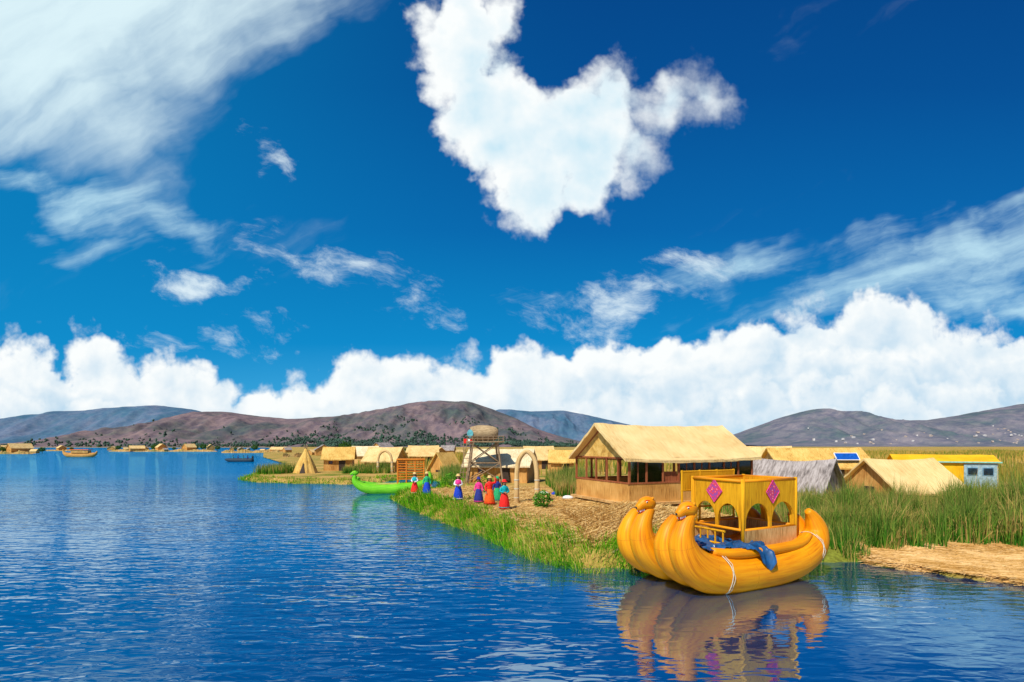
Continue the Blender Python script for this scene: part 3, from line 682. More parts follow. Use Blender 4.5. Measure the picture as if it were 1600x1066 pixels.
for k in range(7): a=k*.9; mb.tube([(.05*math.cos(a),.05*math.sin(a),2.5),(.22*math.cos(a),.22*math.sin(a),3.05)],.025,5)
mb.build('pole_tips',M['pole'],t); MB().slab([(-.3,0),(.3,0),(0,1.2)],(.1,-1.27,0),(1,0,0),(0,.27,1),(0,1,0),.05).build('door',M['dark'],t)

fh=make_hut('distant_hut','tiny thatched hut on the distant reed islands along the horizon',(-60,150),0,7,5,2.2,4.2,'reedwall','thatch',door='none',fr=False,group='tiny huts on the distant reed islands')
fh2=make_hut('distant_hut','tiny brown walled hut with grey roof on the distant reed islands',(-60,150),0,5,5,2.6,4.6,'reedwall','thatch_grey',door='none',fr=False,group='tiny grey roofed huts on the distant reed islands')
spots=[(490,160),(505,150),(522,158),(598,130),(655,140),(676,120),(700,150),(716,170),(14,215),(31,228),(54,210),(-30,220),(96,340),(176,345),(197,350),(214,300),(226,345),(252,330),(258,300),(288,335),(296,310),(329,330),(362,300),(376,310),(388,330),(411,270),(436,250),(449,240),(1240,120)]
for i,(px,Yd) in enumerate(spots):
    o=fh if i==0 else (fh2 if i==1 else copy_tree(fh2 if random.random()<.35 else fh))
    Yd*=random.uniform(.95,1.1); s_=random.uniform(.4,1.0); o.location=((px-800)/F*Yd,Yd,.3); o.scale=(s_*random.uniform(.7,1.3),s_,s_*random.uniform(.7,1.1)); o.rotation_euler=(0,0,random.uniform(-1.2,1.2))
M['fartree']=island_mat('far_tree_leaf',[(0,(.03,.09,.02)),(1,(.09,.20,.03))],posnoise=.1)
dt=empty('distant_tree',(0,0,0),0,'small dark round tree among the tiny huts of the distant reed islands','tree','trees on the distant reed islands')
MB().tube([(0,0,-.2),(.05,0,1.2),(0,0,2.4)],[.18,.13,.06],7).build('trunk',M['trunk'],dt)
V_=[];T_=[]
for k in range(500):
    d=Vector((random.gauss(0,1),random.gauss(0,1),random.gauss(0,1))).normalized()*random.uniform(.4,1)**.5; lump=1+.5*mn.noise(d*2.2)
    p=Vector((d.x*1.9*lump,d.y*1.9*lump,2.6+d.z*1.5*lump)); s_=.28; a=Vector((random.uniform(-1,1),random.uniform(-1,1),random.uniform(-1,1))).normalized(); b=a.orthogonal().normalized()
    i=len(V_); V_+=[tuple(p-a*s_),tuple(p+b*s_*.6),tuple(p+a*s_),tuple(p-b*s_*.6)]; T_.append((i,i+1,i+2,i+3))
o=tri_mesh('crown',np.array(V_),np.array(T_),M['fartree']); o.parent=dt
for i,(px,Yd) in enumerate([(185,350),(206,330),(240,352),(243,340),(272,350),(306,340),(318,352),(340,330),(368,320),(398,300),(5,230),(42,235),(66,225),(112,345),(443,262),(540,180),(560,170),(630,165)]):
    o=dt if i==0 else copy_tree(dt); s_=random.uniform(.5,1.1); o.location=((px-800)/F*Yd,Yd,.2); o.scale=(s_*1.2,s_,s_)
def islet(px0,px1,Y0,dep,hh=1.0):
    n=160;m=6; V_=[]
    for j in range(m+1):
        for i in range(n+1):
            t=i/n; u=j/m; px=px0+(px1-px0)*t
            x=(px-800)/F*(Y0+dep*u) ; e_=min(1,min(t,1-t)*12)*min(1,min(u,1-u)*6)
            z=-.2+e_*(.4+hh*random.uniform(.2,1)*max(.15,.6+mn.noise(Vector((px*.08,Y0,0)))))
            V_.append((x,Y0+dep*u+mn.noise(Vector((px*.05,Y0,5)))*3,z))
    idx=np.arange((n+1)*(m+1)).reshape(m+1,n+1)
    Q=np.stack([idx[:-1,:-1].ravel(),idx[:-1,1:].ravel(),idx[1:,1:].ravel(),idx[1:,:-1].ravel()],1)
    o=tri_mesh('islet',np.array(V_),Q,M['islet']); tag(o,kind='structure')
M['islet']=hillmat('islet_reed',[(.38,(.20,.22,.05)),(.5,(.50,.30,.08)),(.62,(.66,.40,.13))],scale=.15,bs=1.2,haze_mix=.05,bd=.3)
islet(-200,62,205,28,1.4); islet(66,140,330,30,1.0); islet(165,342,290,50,1.6); islet(346,452,235,60,1.4); islet(440,478,130,60,1.2)

# ------------------------------------------------------------------ the big hut
T=empty('pavilion_hut',(5.4,23.5,0),math.atan2(.388,.922),'large open sided reed pavilion with big cream thatched roof and red wooden window posts','hut')
LW,WW=7.6,4.8; z0,z1,z2,zr=.62,1.5,2.68,4.25
mb=MB()
mb.box((LW/2,WW/2,z0-.06),(LW+.5,WW+.5,.12)).build('floor',M['weave'],T)
for x in (.2,2,3.9,5.8,7.4):
    for y in (.1,2.4,4.7):
        MB().tube([(x,y,.1),(x,y,z0-.12)],.11,8).build('support_post',M['pole'],T)
mb=MB(); 
for (o_,a_,ln) in (((0,0,z0),(1,0,0),LW),((0,WW,z0),(1,0,0),LW)): mb.slab([(0,0),(ln,0),(ln,z1-z0),(0,z1-z0)],o_,a_,(0,0,1),(0,1,0),.06)
for x in (0,LW-.06): mb.slab([(.065,0),(WW-.005,0),(WW-.005,z1-z0),(.065,z1-z0)],(x,0,z0),(0,1,0),(0,0,1),(1,0,0),.06)
mb.build('wall',M['reedwall_warm'],T)
for x in (0.02,LW-.06):
    MB().slab([(.0,z2),(WW,z2),(WW/2,zr-.12)],(x,0,0),(0,1,0),(0,0,1),(1,0,0),.05).build('gable_panel',M['thatch_gold'],T)
nb=8
for i in range(nb+1):
    x=i*LW/nb
    for y in (0.03,WW+.03):
        MB().box((x,y,(z1+z2)/2),(.09,.09,z2-z1+.02)).build('post',M['wood'],T)
for j in range(1,5):
    for x in (.03,LW-.03): MB().box((x,j*WW/5,(z1+z2)/2),(.08,.08,z2-z1+.02)).build('post',M['wood'],T)
mb=MB()
for y in (0.03,WW+.03):
    for z in (z1+.02,z2): mb.box((LW/2,y,z),(LW+.12,.11,.07))
for x in (.03,LW-.03):
    for z in (z1+.021,z2+.001): mb.box((x,WW/2+.03,z),(.1,WW-.1,.07))
for x in (.03,LW-.03):
    for s in(-1,1):
        mb.tube([(x,WW/2+s*WW/2,z2),(x,WW/2,zr-.1)],.05,6)
mb.build('beam',M['wood'],T)
for i in range(nb):
    if i in (2,): continue
    MB().box(((i+.5)*LW/nb,.03,(z1+z2)/2+.02),(LW/nb-.1,.012,z2-z1-.1)).build('window_pane',M['glass'],T)
for i in (1,2,5):
    MB().box(((i+.5)*LW/nb,.09,z1+.28),(LW/nb-.12,.03,.5)).build('red_panel',M['wood'],T)
for i in (0,3,4,6): MB().box(((i+.5)*LW/nb,.03,z1+.55),(.04,.05,z2-z1-.1)).build('mullion',M['wood'],T)
OH=.22
mb_r=make_roof(LW,WW,z2,zr,OH,.4,.14,M['roofmat'],T,n=50,sag=.10,rag=.03,slope_sag=.07); mb_r.location=(LW/2,WW/2,.08)
sl=(zr-z2)/(WW/2)
fr_=fringe(T,-.4-LW/2,LW/2+.4,(-(WW/2+OH),zr-sl*(WW/2+OH)-.03),M['roofmat'],600,.08); fr_.location=(LW/2,WW/2,.08)
b=empty('wooden_table',(9.0,26.6,z0),R(22.8),'long wooden table inside the big pavilion hut','table')
MB().box((0,0,.72),(2.2,.8,.05)).build('table_top',M['wood'],b)
for sx in(-1,1):
    for sy in(-1,1): MB().box((sx*1,sy*.33,.35),(.07,.07,.7)).build('leg',M['wood'],b)

# ------------------------------------------------------------------ reed arch
M['arch']=streak('arch_reed',(.58,.36,.14),(.78,.55,.26),(40,1.5,1),coord='UV',bump=.5,c3=(.35,.18,.06))
def arch(label,x,y,w_,h_,r,rz=0):
    z=gz1(x,y); t=empty('reed_arch',(x,y,z),rz,label,'arch','reed arches')
    pts=[(-w_/2,0,-.1),(-w_/2,0,h_*.3),(-w_/2*.97,0,h_*.6),(-w_/2*.72,0,h_*.86),(0,0,h_),(w_/2*.72,0,h_*.86),(w_/2*.97,0,h_*.6),(w_/2,0,h_*.3),(w_/2,0,-.1)]
    MB().tube(pts,[r*1.15,r*1.1,r,r,r*.95,r,r,r*1.1,r*1.15],12,sub=5).build('reed_bundle',M['arch'],t,True)
    for s in(-1,1):
        for k in range(4):
            zz=.3+k*.45
            if zz<h_*.6: MB().lathe([(r*1.05,-.03),(r*1.17,-.02),(r*1.19,0),(r*1.17,.02),(r*1.05,.03)],12,(s*w_/2,0,zz)).build('lashing',M['rope'],t)
arch('tall reed arch standing left of the big pavilion hut',.75,26.0,1.05,2.65,.12,R(-10))
ax,ay=at(590,742,.33); arch('small reed arch on the shore behind the green boat prow',ax,ay+3,1.5,2.4,.13)
# watchtower
tx,ty=-2.15,40.0; t=empty('watchtower',(tx,ty,gz1(tx,ty)),R(8),'wooden lattice watchtower with a rounded reed cabin on top','tower')
top=3.2
for sx in(-1,1):
    for sy in(-1,1):
        MB().tube([(sx*1.35,sy*1.0,-.1),(sx*.95,sy*.7,top)],.075,7).build('leg',M['pole'],t)
for sy in(-1,1):
    mb=MB()
    for (a,b_) in ((.2,1.6),(1.6,3.1)):
        wa=1.35-.4*a/top; wb=1.35-.4*b_/top; ya=1.0-.3*a/top; yb=1.0-.3*b_/top
        mb.tube([(-wa,sy*ya,a),(wb,sy*yb,b_)],.04,5); mb.tube([(wa,sy*ya+.08,a),(-wb,sy*yb+.08,b_)],.04,5)
    mb.tube([(-1.15,sy*.85,1.6),(1.15,sy*.85,1.6)],.045,5)
    mb.build('brace',M['pole'],t)
MB().box((0,0,top+.04),(2.9,2.0,.1)).build('platform',M['pole'],t)
mb=MB(); 
for s in(-.25,.25): mb.tube([(-1.9+s,-1.25,-.1),(-1.1+s,-.95,top+.2)],.035,5)
for k in range(9): f_=k/9; mb.tube([(-1.9+.8*f_-.25,-1.25+.3*f_,top*f_+.2),(-1.9+.8*f_+.25,-1.25+.3*f_,top*f_+.2)],.025,5)
mb.build('ladder',M['pole'],t)
MB().tube([(-1.12,0,top+.66),(-1.08,0,top+.66),(-.9,0,top+.68),(-.3,0,top+.72),(.4,0,top+.70),(.85,0,top+.66),(1.05,0,top+.64)],[.30,.46,.56,.62,.60,.50,.32],18,sub=3).build('cabin',M['towerreed'],t,True)
d=MB().lathe([(.0,0),(.26,.0),(.32,.03),(.28,.06),(0,.06)],20).build('face_disc',M['teal'],t)
d.rotation_euler=(R(90),0,R(-45)); d.location=(-1.12,-.36,top+.66)
mb=MB()
for x in np.linspace(-1.4,1.4,8): mb.tube([(x,-.98,top+.08),(x,-.98,top+.45)],.022,5)
mb.tube([(-1.42,-.98,top+.45),(1.42,-.98,top+.45)],.03,5); mb.tube([(-1.42,-.98,top+.25),(1.42,-.98,top+.25)],.022,5); mb.build('railing',M['pole'],t)
fl=empty('flag_pole',(-3.75,39.6,gz1(-3.75,39.6)),0,'thin pole with red and white flag left of the watchtower','flag')
MB().tube([(0,0,0),(0,0,3.6)],.025,6).build('pole',M['pole'],fl)
MB().box((.13,0,3.3),(.24,.015,.35)).build('flag_stripe',M['c_red'],fl); MB().box((.38,0,3.3),(.24,.015,.35)).build('flag_stripe',M['white'],fl); MB().box((.63,0,3.3),(.24,.015,.35)).build('flag_stripe',M['c_red'],fl)

# ------------------------------------------------------------------ boats
BP=[(4.20,1.62,.08),(4.40,1.42,.18),(4.52,1.08,.29),(4.32,.72,.38),(3.7,.46,.43),(2.8,.34,.45),(1.8,.32,.45),(1.1,.36,.45),(.55,.50,.43),(.14,.78,.37),(-.05,1.12,.30),(-.02,1.42,.22),(.10,1.64,.165),(.20,1.76,.13)]
def head(parent,x,y,z,mat,s=1.0):
    mb=MB()
    mb.tube([(x+.24*s,y,z-.07*s),(x+.17*s,y,z-.01*s),(x+.05*s,y,z+.035*s),(x-.08*s,y,z+.03*s),(x-.19*s,y,z-.02*s),(x-.29*s,y,z-.075*s),(x-.34*s,y,z-.10*s)],[.09*s,.165*s,.195*s,.175*s,.13*s,.10*s,.045*s],16,sub=4)
    mb.tube([(x+.06*s,y,z-.13*s),(x-.05*s,y,z-.19*s),(x-.16*s,y,z-.255*s),(x-.22*s,y,z-.29*s)],[.13*s,.09*s,.065*s,.02*s],12,sub=3)
    h=mb.build('head',mat,parent,True)
    MB().ell((x-.17*s,y,z-.165*s),(.12*s,.078*s,.05*s)).build('mouth',M['red'],h,True)
    for sy in(-1,1):
        mb=MB()
        for k in range(4): mb.tube([(x-.14*s-.04*k*s,y+sy*(.08-.008*k)*s,z-.115*s-.012*k*s),(x-.14*s-.04*k*s,y+sy*(.08-.008*k)*s,z-.16*s-.012*k*s)],[.016*s,.005*s],5)
        mb.build('teeth',M['white'],h)
        MB().ell((x-.10*s,y+sy*.145*s,z+.075*s),(.034*s,.024*s,.034*s)).build('eye',M['white'],h,True)
        MB().ell((x-.11*s,y+sy*.163*s,z+.075*s),(.022*s,.012*s,.022*s),8,6).build('pupil',M['black'],h,True)
        MB().tube([(x+.10*s,y+sy*.11*s,z+.14*s),(x+.12*s,y+sy*.135*s,z+.19*s),(x+.13*s,y+sy*.14*s,z+.21*s)],[.055*s,.038*s,.012*s],8).build('ear',mat,h,True)
        MB().tube([(x-.02*s,y+sy*.17*s,z+.12*s),(x-.11*s,y+sy*.15*s,z+.135*s),(x-.2*s,y+sy*.09*s,z+.08*s)],.010*s,5).build('brow',M['red'],h)
    MB().ell((x-.345*s,y,z-.07*s),(.025*s,.04*s,.03*s),8,6).build('nose',M['black'],h,True)
    return h
BT=empty('reed_boat',(3.70,11.0,0),math.atan2(.45,.89),'yellow twin hulled reed boat with two animal head prows and a mustard cabin','boat','reed boats')
for k,(yo,zs,rs,xo) in enumerate(((0,1,1,0),(.45,.93,.95,-.02),(1.28,1,1,0),(1.75,.93,.95,-.02))):
    pts=[(x+xo,yo,z*zs if z>.7 else z) for x,z,r in BP]
    hb=MB().tube(pts,[r*rs for x,z,r in BP],32,sub=6).build('hull_bundle',M['hull'],BT,True)
    for i in (4,6,8,10):
        p=Vector(pts[i]); q=Vector(pts[i-1]); q2=Vector(pts[i+1]); d=(q2-q).normalized()
        a1=d.cross(Vector((0,1,0))).normalized(); r=BP[i][2]*rs-.002; ring=[p+(a1*math.cos(a)+Vector((0,1,0))*math.sin(a))*r for a in np.linspace(0,2*math.pi,25)]
        MB().tube(ring,.005,5).build('lashing',M['hull_dark'],hb)
    if k in(0,2): head(BT,.08,yo,1.86,M['hull'],.86)
mb=MB(); mb.box((2.35,.88,.72),(3.6,1.95,.10)).build('deck',M['weave'],BT)
for y in(-.16,1.95):
    MB().tube([(.75,y+.1,.92),(1.3,y,.84),(2.3,y-.02,.82),(3.6,y,.86),(4.1,y+.05,1.04)],[.09,.12,.12,.12,.08],12,sub=4).build('gunwale',M['hull'],BT,True)
def archpanel(mb,o,ax,an,Wd,zb,zs,za,zt,nar,post=.07,th=.05):
    pts=[(0,zt),(Wd,zt),(Wd,zb)]
    ow=(Wd-post*(nar+1))/nar
    for i in range(nar-1,-1,-1):
        xl=post+i*(ow+post); xr=xl+ow; xc=(xl+xr)/2
        pts.append((xr,zb))
        for k in range(13):
            a=math.pi*k/12; pts.append((xc+math.cos(a)*ow/2,zs+(za-zs)*math.sin(a)))
        pts.append((xl,zb))
    pts.append((0,zb))
    mb.slab(pts,o,ax,(0,0,1),an,th)
cx0,cx1,cy0,cy1=2.0,3.92,.12,1.65
zd,zb,zt=.77,1.26,2.42
for yv in (cy0,cy1):
    mb=MB(); archpanel(mb,(cx0,yv,0),(1,0,0),(0,1,0),cx1-cx0,zb,1.42,1.88,zt,2,post=.08); mb.build('side_panel',M['cabin'],BT,tri=True)
for x in (cx0+.003,cx1-.053):
    mb=MB(); archpanel(mb,(x,cy0+.055,0),(0,1,0),(1,0,0),cy1-cy0-.06,zb,1.42,1.86,zt-.004,2,post=.08); mb.build('end_panel',M['cabin'],BT,tri=True)
for yv in (cy0-.02,cy1):
    MB().slab([(0,zd),(cx1-cx0,zd),(cx1-cx0,zb-.01),(0,zb-.01)],(cx0,yv,0),(1,0,0),(0,0,1),(0,1,0),.06).build('lower_wall',M['weave'],BT)
MB().slab([(0,zd),(cy1-cy0-.1,zd),(cy1-cy0-.1,zb-.01),(0,zb-.01)],(cx1-.06,cy0+.05,0),(0,1,0),(0,0,1),(1,0,0),.06).build('lower_wall',M['weave'],BT)
MB().box(((cx0+cx1)/2,(cy0+cy1)/2+.03,1.94),(cx1-cx0-.12,cy1-cy0-.06,.06)).build('upper_deck',M['weave'],BT)
for (a,b_) in (((cx0,cy0),(cx1,cy0)),((cx1,cy0),(cx1,cy1)),((cx1,cy1),(cx0,cy1)),((cx0,cy1),(cx0,cy0))):
    MB().tube([(a[0],a[1]+.025,zt),(b_[0],b_[1]+.025,zt)],.04,8).build('top_roll',M['hull'],BT,True)
    MB().tube([(a[0],a[1]+.02,zb),(b_[0],b_[1]+.02,zb)],.035,8).build('sill_roll',M['hull'],BT,True)
for (x,y) in ((cx0,cy0),(cx1,cy0),(cx0,cy1),(cx1,cy1)):
    MB().tube([(x,y+.02,.65),(x,y+.02,zt+.05)],.045,8).build('corner_post',M['cabin'],BT,True)
mb=MB()
for y in np.linspace(cy0+.2,cy1+.25,8): mb.tube([(1.55,y,.7),(1.55,y,1.25)],.022,6)
for z in (.95,1.25): mb.tube([(1.55,cy0+.15,z),(1.55,cy1+.3,z)],.03,6)
mb.build('bow_railing',M['cabin'],BT)
# open rear frame carrying the high rail
mb=MB(); mb.slab([(0,2.06),(1.97,2.06),(1.97,2.56),(0,2.56)],(cx0-.05,cy1+.33,0),(1,0,0),(0,0,1),(0,1,0),.04)
for x in (cx0-.05,cx0+.6,cx0+1.25,cx1): mb.tube([(x,cy1+.35,.74),(x,cy1+.35,2.60)],.032,7)
for z in (1.25,1.6,2.06,2.56): mb.tube([(cx0-.08,cy1+.35,z),(cx1+.03,cy1+.35,z)],.028,7)
mb.build('rear_frame',M['cabin'],BT)
def diamond(o,ax,an,s=.28):
    mb=MB(); mb.slab([(0,-s),(s*.85,0),(0,s),(-s*.85,0)],o,ax,(0,0,1),an,.012); d=mb.build('diamond_cloth',M['diamond'],BT)
    mb=MB(); q=[(0,-s),(s*.85,0),(0,s),(-s*.85,0),(0,-s)]
    O=Vector(o);A=Vector(ax); mb.tube([O+A*p[0]+Vector((0,0,p[1])) for p in q],.009,5); mb.build('border',M['c_pink'],d)
diamond((cx0-.03,.95,2.14),(0,1,0),(1,0,0)); diamond((3.0,cy0-.03,2.14),(1,0,0),(0,1,0))
for (xr) in (.95,4.2):
    zc=.40 if xr<2 else .68; rr=.462 if xr<2 else .40
    MB().tube([(xr+.02*math.sin(k),0-math.sin(a)*rr*1.02,zc+math.cos(a)*rr*1.02) for k,a in enumerate(np.linspace(-.5,2.8,16))],.010,6).build('rope',M['rope'],BT,True)
    MB().tube([(xr+.05+.02*math.sin(k*2),0-math.sin(a)*rr*1.03,zc+math.cos(a)*rr*1.03) for k,a in enumerate(np.linspace(-.5,2.6,16))],.007,6).build('rope',M['rope'],BT,True)
def tarp(label,fn,seed,nx=80,ny=80):
    V_=[]
    for i in range(nx+1):
        u=i/nx
        for j in range(ny+1):
            v=j/ny; x,y,z=fn(u,v)
            n1=mn.ridged_multi_fractal(Vector((x*2.2,y*2.2+v,seed)),1.0,2.0,4,1.0,2.0)-1
            n2=mn.fractal(Vector((x*6,v*6,seed)),1.0,2.0,3)
            V_.append((x+.04*n2+.06*n1*(u-.5),y-.07*n1,z+.10*n1+.035*n2))
    idx=np.arange((nx+1)*(ny+1)).reshape(nx+1,ny+1)
    Q=np.stack([idx[:-1,:-1].ravel(),idx[:-1,1:].ravel(),idx[1:,1:].ravel(),idx[1:,:-1].ravel()],1)
    o=tri_mesh('tarpaulin',np.array(V_),Q,M['tarp'],True); o.location=BT.location; o.rotation_euler=BT.rotation_euler; tag(o,label,'tarpaulin','blue tarpaulins on the yellow boat'); return o
def f1(u,v):
    x=.50+1.85*u; hang=max(0,min(1,(u-.5)*2.6))*(1+.25*math.sin(u*17)); 
    s_=v*(1.22+.45*hang)
    if s_<1.1: return x,1.12-s_, 1.04-.14*u+.05*math.sin(s_*5+u*3)
    t_=(s_-1.1)/.75; a=t_*1.9
    return x+.1*t_, .02-.50*math.sin(min(a,1.5)), .50+.47*math.cos(a)
tarp('crumpled blue tarpaulin over the bow and side of the near hull',f1,3)
def f2(u,v): return .35+.5*u,1.25+.65*v,.98-.1*u+.05*math.sin(u*8)
tarp('small blue tarpaulin piece between the two animal head prows',f2,7,30,30)
mp_=MB().tube([(2.35,13.9,.1),(3.4,14.4,.62)],.03,6).build('mooring_pole',M['pole']); tag(mp_,'thin pole lying from the bank to the yellow boat','pole')

# green boat
GB=empty('reed_boat',(-10.75,34.8,0),R(10),'bright green reed boat with raised animal prow moored by the women','boat','reed boats')
GP=[(5.0,1.45,.06),(5.1,1.2,.14),(4.95,.80,.25),(4.3,.46,.34),(3.2,.30,.38),(2.2,.26,.39),(1.3,.30,.37),(.6,.44,.32),(.2,.70,.25),(.05,1.0,.17),(.10,1.24,.12)]
for k,yo in enumerate((0,.55,1.1)):
    MB().tube([(x,yo,z) for x,z,r in GP] if k==0 else [(x+.1,yo,z*.85 if z>.5 else z) for x,z,r in GP],[r for x,z,r in GP],16,sub=4).build('hull_bundle',M['hull_green'],GB,True)
head(GB,.05,0,1.38,M['hull_green'],.85)
MB().box((2.9,.55,.60),(3.4,1.4,.08)).build('deck',M['weave'],GB)
mb=MB()
for z in np.linspace(.95,2.2,8):
    mb.tube([(2.9,0,z),(4.7,0,z)],.035,6); mb.tube([(2.9,1.15,z),(4.7,1.15,z)],.035,6); mb.tube([(2.9,0,z),(2.9,1.15,z)],.035,6)
for x in np.linspace(2.9,4.7,4):
    for y in(0,1.15): mb.tube([(x,y,.62),(x,y,2.3)],.045,6)
mb.build('cabin_lattice',M['cabin_orange'],GB)
MB().box((3.8,.57,1.5),(1.7,1.0,.06)).build('bench',M['cabin_orange'],GB); MB().box((3.8,.57,2.32),(1.95,1.3,.07)).build('canopy',M['cabin_orange'],GB)

RB=empty('tour_boat',((125-800)/F*150,150,0),0,'brown reed boat with cabin crossing the far left water','boat')
MB().tube([(-5,0,2.2),(-4.6,0,1.2),(-3.4,0,.6),(0,0,.4),(3.4,0,.6),(4.6,0,1.0),(5,0,1.7)],[.15,.4,.7,.8,.7,.4,.15],12,sub=3).build('hull',M['hull_brown'],RB,True)
MB().box((.3,0,1.6),(5,1.3,.8)).build('cabin',M['reedwall'],RB); MB().box((.3,0,2.2),(5.6,1.7,.15)).build('canopy',M['c_orange'],RB)
MBt=empty('motor_boat',((375-800)/F*105,105,0),R(5),'small dark open boat carrying people on the open lake','boat')
mb=MB(); mb.tube([(-3,0,.55),(-2.4,0,.4),(-1,0,.28),(1.5,0,.28),(2.6,0,.4)],[.05,.35,.5,.5,.4],10,sub=3,flat=1).build('hull',plain('dark_hull',(.02,.04,.06)),MBt,True)
MB().box((2.5,0,.9),(.25,.3,.6)).build('outboard_motor',M['black'],MBt)

# ------------------------------------------------------------------ people
def skin_body(pose):
    v=[];e=[];r=[]
    def add(p,rad,par=None):
        v.append(p); r.append(rad)
        if par is not None: e.append((par,len(v)-1))
        return len(v)-1
    pel=add((0,0,.80),.12); sp1=add((0,0,.98),.105,pel); ch=add((0,0,1.14),.125,sp1); nk=add((0,.0,1.25),.05,ch); hb=add((0,-.01,1.31),.065,nk); hd=add((0,-.015,1.38),.088,hb); add((0,-.01,1.46),.07,hd)
    add((0,-.115,1.365),.016,hd)
    for s in(-1,1):
        hp=add((s*.09,0,.74),.085,pel); kn=add((s*.1,-.01,.42),.06,hp); an=add((s*.1,.01,.09),.038,kn); add((s*.11,-.12,.035),.032,an)
        sh=add((s*.15,0,1.18),.055,ch)
        P_=pose[0] if s<0 else pose[1]
        el=add((s*P_[0][0],P_[0][1],P_[0][2]),.04,sh); wr=add((s*P_[1][0],P_[1][1],P_[1][2]),.027,el)
        w_=Vector(v[wr]); d=(w_-Vector(v[el])).normalized(); side=d.cross(Vector((0,1,0)));
        if side.length<.2: side=d.cross(Vector((0,0,1)))
        side.normalize(); nrm=d.cross(side)
        pm=add(tuple(w_+d*.055),.026,wr)
        for k,l in enumerate((.062,.072,.068,.052)):
            o_=side*(.026-.0175*k)
            a=add(tuple(w_+d*.09+o_),.009,pm); b=add(tuple(w_+d*(.09+l*.5)+o_*1.1+nrm*.006),.008,a); add(tuple(w_+d*(.09+l*.9)+o_*1.15+nrm*.022),.006,b)
        a=add(tuple(w_+d*.045+side*.04),.010,pm); add(tuple(w_+d*.085+side*.055+nrm*.01),.008,a)
    me=bpy.data.meshes.new('body'); me.from_pydata([tuple(p) for p in v],e,[])
    o=bpy.data.objects.new('body',me); C.objects.link(o)
    m=o.modifiers.new('skin','SKIN'); m.use_smooth_shade=True
    ms=o.modifiers.new('sub','SUBSURF'); ms.levels=1; ms.render_levels=1
    sv=me.skin_vertices[0].data
    for i,rad in enumerate(r): sv[i].radius=(rad,rad)
    sv[0].use_root=True
    bpy.context.view_layer.update()
    dg=bpy.context.evaluated_depsgraph_get(); bm=bpy.data.meshes.new_from_object(o.evaluated_get(dg)); bm.name='body'
    bpy.data.objects.remove(o); bm.materials.clear(); bm.materials.append(M['skin']); return bm
POSES={'front':(((.22,-.02,.98),(.07,-.20,.93)),((.22,-.02,.98),(.05,-.21,.90))),
 'down':(((.22,.02,.95),(.25,-.06,.74)),((.22,.02,.95),(.25,-.06,.74))),
 'wave':(((.22,.0,.96),(.2,-.12,.76)),((.30,-.04,1.22),(.30,-.10,1.46)))}
BODY={}
def person(label,x,y,rz,skirt,top_,pose,h=1.55,hatmat='straw',z=None,group='women standing on the island edge',shawl=None):
    if z is None: z=gz1(x,y)
    t=empty('person',(x,y,z),rz,label,'person',group); s_=h/1.5; t.scale=(s_,s_,s_)
    if pose not in BODY: BODY[pose]=skin_body(POSES[pose])
    b=bpy.data.objects.new('body',BODY[pose]); C.objects.link(b); b.parent=t
    MB().lathe([(.12,.90),(.145,.84),(.19,.70),(.235,.5),(.265,.3),(.28,.12),(.27,.115),(.25,.3),(.13,.84)],40,mod=lambda a,z:1+.05*math.sin(a*13)*max(0,(.9-z))*1.3,sy=.9).build('skirt',M[skirt],t,True)
    MB().lathe([(.272,.17),(.286,.165),(.287,.19),(.272,.20)],40,mod=lambda a,z:1+.05*math.sin(a*13)*.9,sy=.9).build('skirt_trim',M[top_],t,True)
    mb=MB(); mb.lathe([(.135,.82),(.14,.95),(.16,1.08),(.165,1.17),(.12,1.235),(.06,1.265)],24,sx=1.0,sy=.82)
    for s in(-1,1):
        P_=POSES[pose][0] if s<0 else POSES[pose][1]
        a=Vector((s*.13,0,1.17)); e_=Vector((s*P_[0][0],P_[0][1],P_[0][2])); w_=Vector((s*P_[1][0],P_[1][1],P_[1][2]))
        mb.tube([a,(a+e_)/2,e_,(e_+w_)/2,e_+(w_-e_)*.88],[.072,.062,.052,.046,.044],10,sub=2)
    mb.build('jacket',M[top_],t,True)
    if shawl: MB().lathe([(.06,1.26),(.14,1.23),(.19,1.12),(.20,.98),(.195,.975),(.17,1.1)],24,sy=.85,mod=lambda a,z:1+.03*math.sin(a*7)).build('shawl',M[shawl],t,True)
    hr=MB(); hr.ell((0,.012,1.405),(.098,.10,.10),14,8)
    for s in(-1,1): hr.tube([(s*.07,.05,1.38),(s*.10,.06,1.2),(s*.09,.10,1.0),(s*.08,.10,.86)],[.03,.024,.02,.012],7,sub=2)
    hr.build('hair',M['hair'],t,True)
    f=MB().ell((0,-.04,1.385),(.078,.075,.092),14,10).build('face',M['skin'],t,True)
    for s in(-1,1): MB().ell((s*.03,-.108,1.40),(.011,.008,.007),6,4).build('eye',M['black'],f)
    MB().ell((0,-.108,1.345),(.022,.008,.007),6,4).build('mouth',M['red'],f)
    MB().ell((0,-.118,1.372),(.011,.016,.016),6,4).build('nose',M['skin'],f)
    MB().lathe([(.005,1.58),(.07,1.575),(.095,1.55),(.104,1.47),(.155,1.458),(.16,1.452),(.155,1.446),(.10,1.455)],24).build('hat',M[hatmat],t,True)
    return t
def pp(px,py,z=.33): return at(px,py,z)
x,y=pp(648,774); person('woman in red skirt and white top standing leftmost beside the green boat',x,y,R(-10),'c_red','c_white','front',1.3,shawl='c_teal')
x,y=pp(667,775); person('woman in blue skirt and green top second from the left',x,y,R(10),'c_blue','c_green','down',1.35)
x,y=pp(716,784); person('woman in bright blue skirt and pale pink top standing alone in the middle',x,y,R(5),'c_blue','c_white','front',1.38,shawl='c_pink',hatmat='straw')
x,y=pp(748,788); person('woman in navy skirt and pink jacket left of the orange skirt',x,y,R(-15),'c_navy','c_pink','down',1.3,hatmat='c_navy')
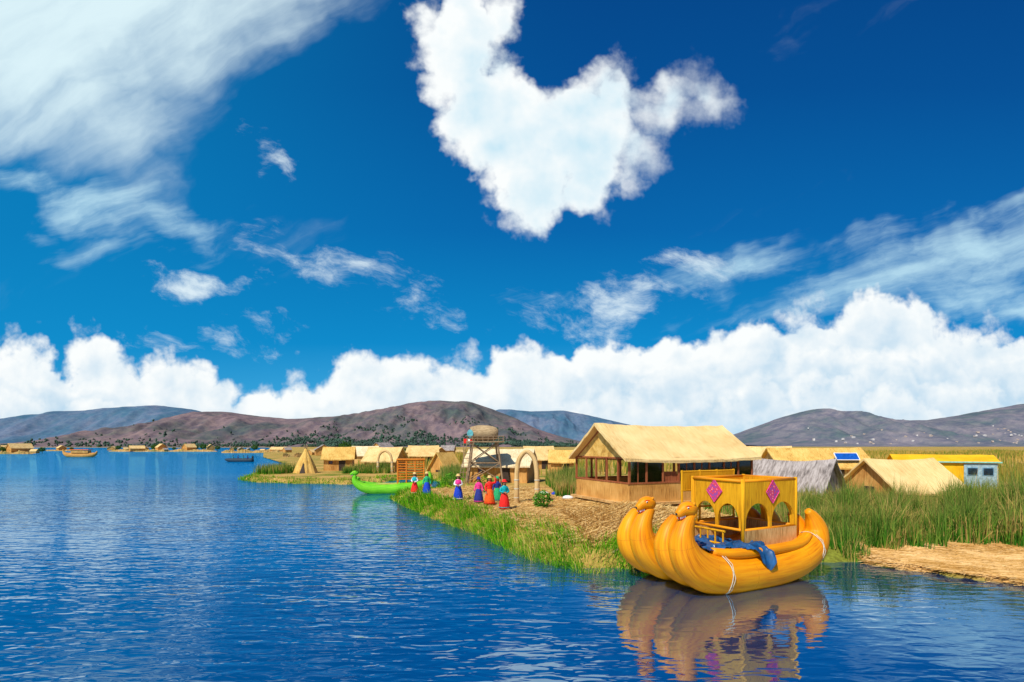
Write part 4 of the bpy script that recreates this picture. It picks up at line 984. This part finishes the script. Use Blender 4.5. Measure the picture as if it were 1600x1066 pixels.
x,y=pp(765,791); person('woman in orange skirt with one hand raised among the close group',x,y,R(10),'c_orange','c_red','wave',1.42)
x,y=pp(788,798); person('woman in red skirt and teal jacket standing rightmost nearest the big hut',x,y,R(20),'c_red','c_teal','front',1.35,hatmat='c_red')
x,y=pp(777,786); person('woman in green skirt half hidden between the orange and teal dressed women',x,y,R(0),'c_green','c_navy','down',1.3,hatmat='c_green')
for i,dx in enumerate((-1.4,-.4,.7,1.6)):
    person('passenger in the small dark boat far out on the lake',MBt.location.x+dx,105,R(90),'c_navy','c_navy' if i%2 else 'c_teal','down',1.3,z=-.05,group='passengers in the small dark boat',hatmat='black')

# ------------------------------------------------------------------ bushes and small things
M['leaf']=island_mat('bush_leaf',[(0,(.03,.13,.01)),(.6,(.09,.30,.02)),(1,(.20,.45,.05))],posnoise=.1)
def bush(label,x,y,r,h,n=900):
    z=gz1(x,y); t=empty('bush',(x,y,z),0,label,'bush'); V_=[];T_=[]
    mb=MB()
    for k in range(6): a=k*1.05; mb.tube([(0,0,-.02),(r*.3*math.cos(a),r*.3*math.sin(a),h*.5)],[.02,.008],5)
    mb.build('stem',M['trunk'],t)
    for k in range(n):
        d=Vector((random.gauss(0,1),random.gauss(0,1),random.gauss(0,1))).normalized()*random.uniform(.55,1)**.5
        lump=1+.45*mn.noise(d*2.5+Vector((x,0,0)))
        p=Vector((d.x*r*lump,d.y*r*lump,h*.52+d.z*h*.5*lump)); s_=random.uniform(.03,.06)
        a=Vector((random.uniform(-1,1),random.uniform(-1,1),random.uniform(-1,1))).normalized(); b=a.orthogonal().normalized()
        i=len(V_); V_+=[p-a*s_,p+b*s_*.6,p+a*s_,p-b*s_*.6]; T_.append((i,i+1,i+2,i+3))
    o=tri_mesh('foliage',np.array([tuple(q) for q in V_]),np.array(T_),M['leaf']); o.parent=t
bush('round dark green bush on the straw left of the big hut',1.42,24.2,.42,.8)
bush('small leafy bush behind the women near the watchtower',-1.6,31.5,.6,1.1,700)
bush('low leafy bush between the green boat and the watchtower',-4.3,36,.6,1.0,700)
for i,(x,y,c,lb) in enumerate(((1.9,30.5,'c_white','white sack lying on the straw left of the big hut'),(2.6,30.0,'c_blue','blue bundle lying on the straw left of the big hut'),(3.0,27.5,'c_white','pale cloth bundle near the corner of the big hut'))):
    o=MB().ell((0,0,.10),(.30,.2,.14),14,8,fn=lambda d:1+.35*mn.noise(d*3)).build('cloth_bundle',M[c],None,True); o.location=(x,y,gz1(x,y)); tag(o,lb,'bundle')

# ------------------------------------------------------------------ camera
cd=bpy.data.cameras.new('camera'); cam=bpy.data.objects.new('camera',cd); C.objects.link(cam)
cam.location=(0,0,H); cam.rotation_euler=(R(90),0,0); cd.sensor_width=36; cd.lens=18; cd.shift_y=164/1600; cd.clip_end=30000; cd.clip_start=.1
S.camera=cam
S.view_settings.view_transform='Standard'; S.view_settings.look='None'; S.view_settings.exposure=0
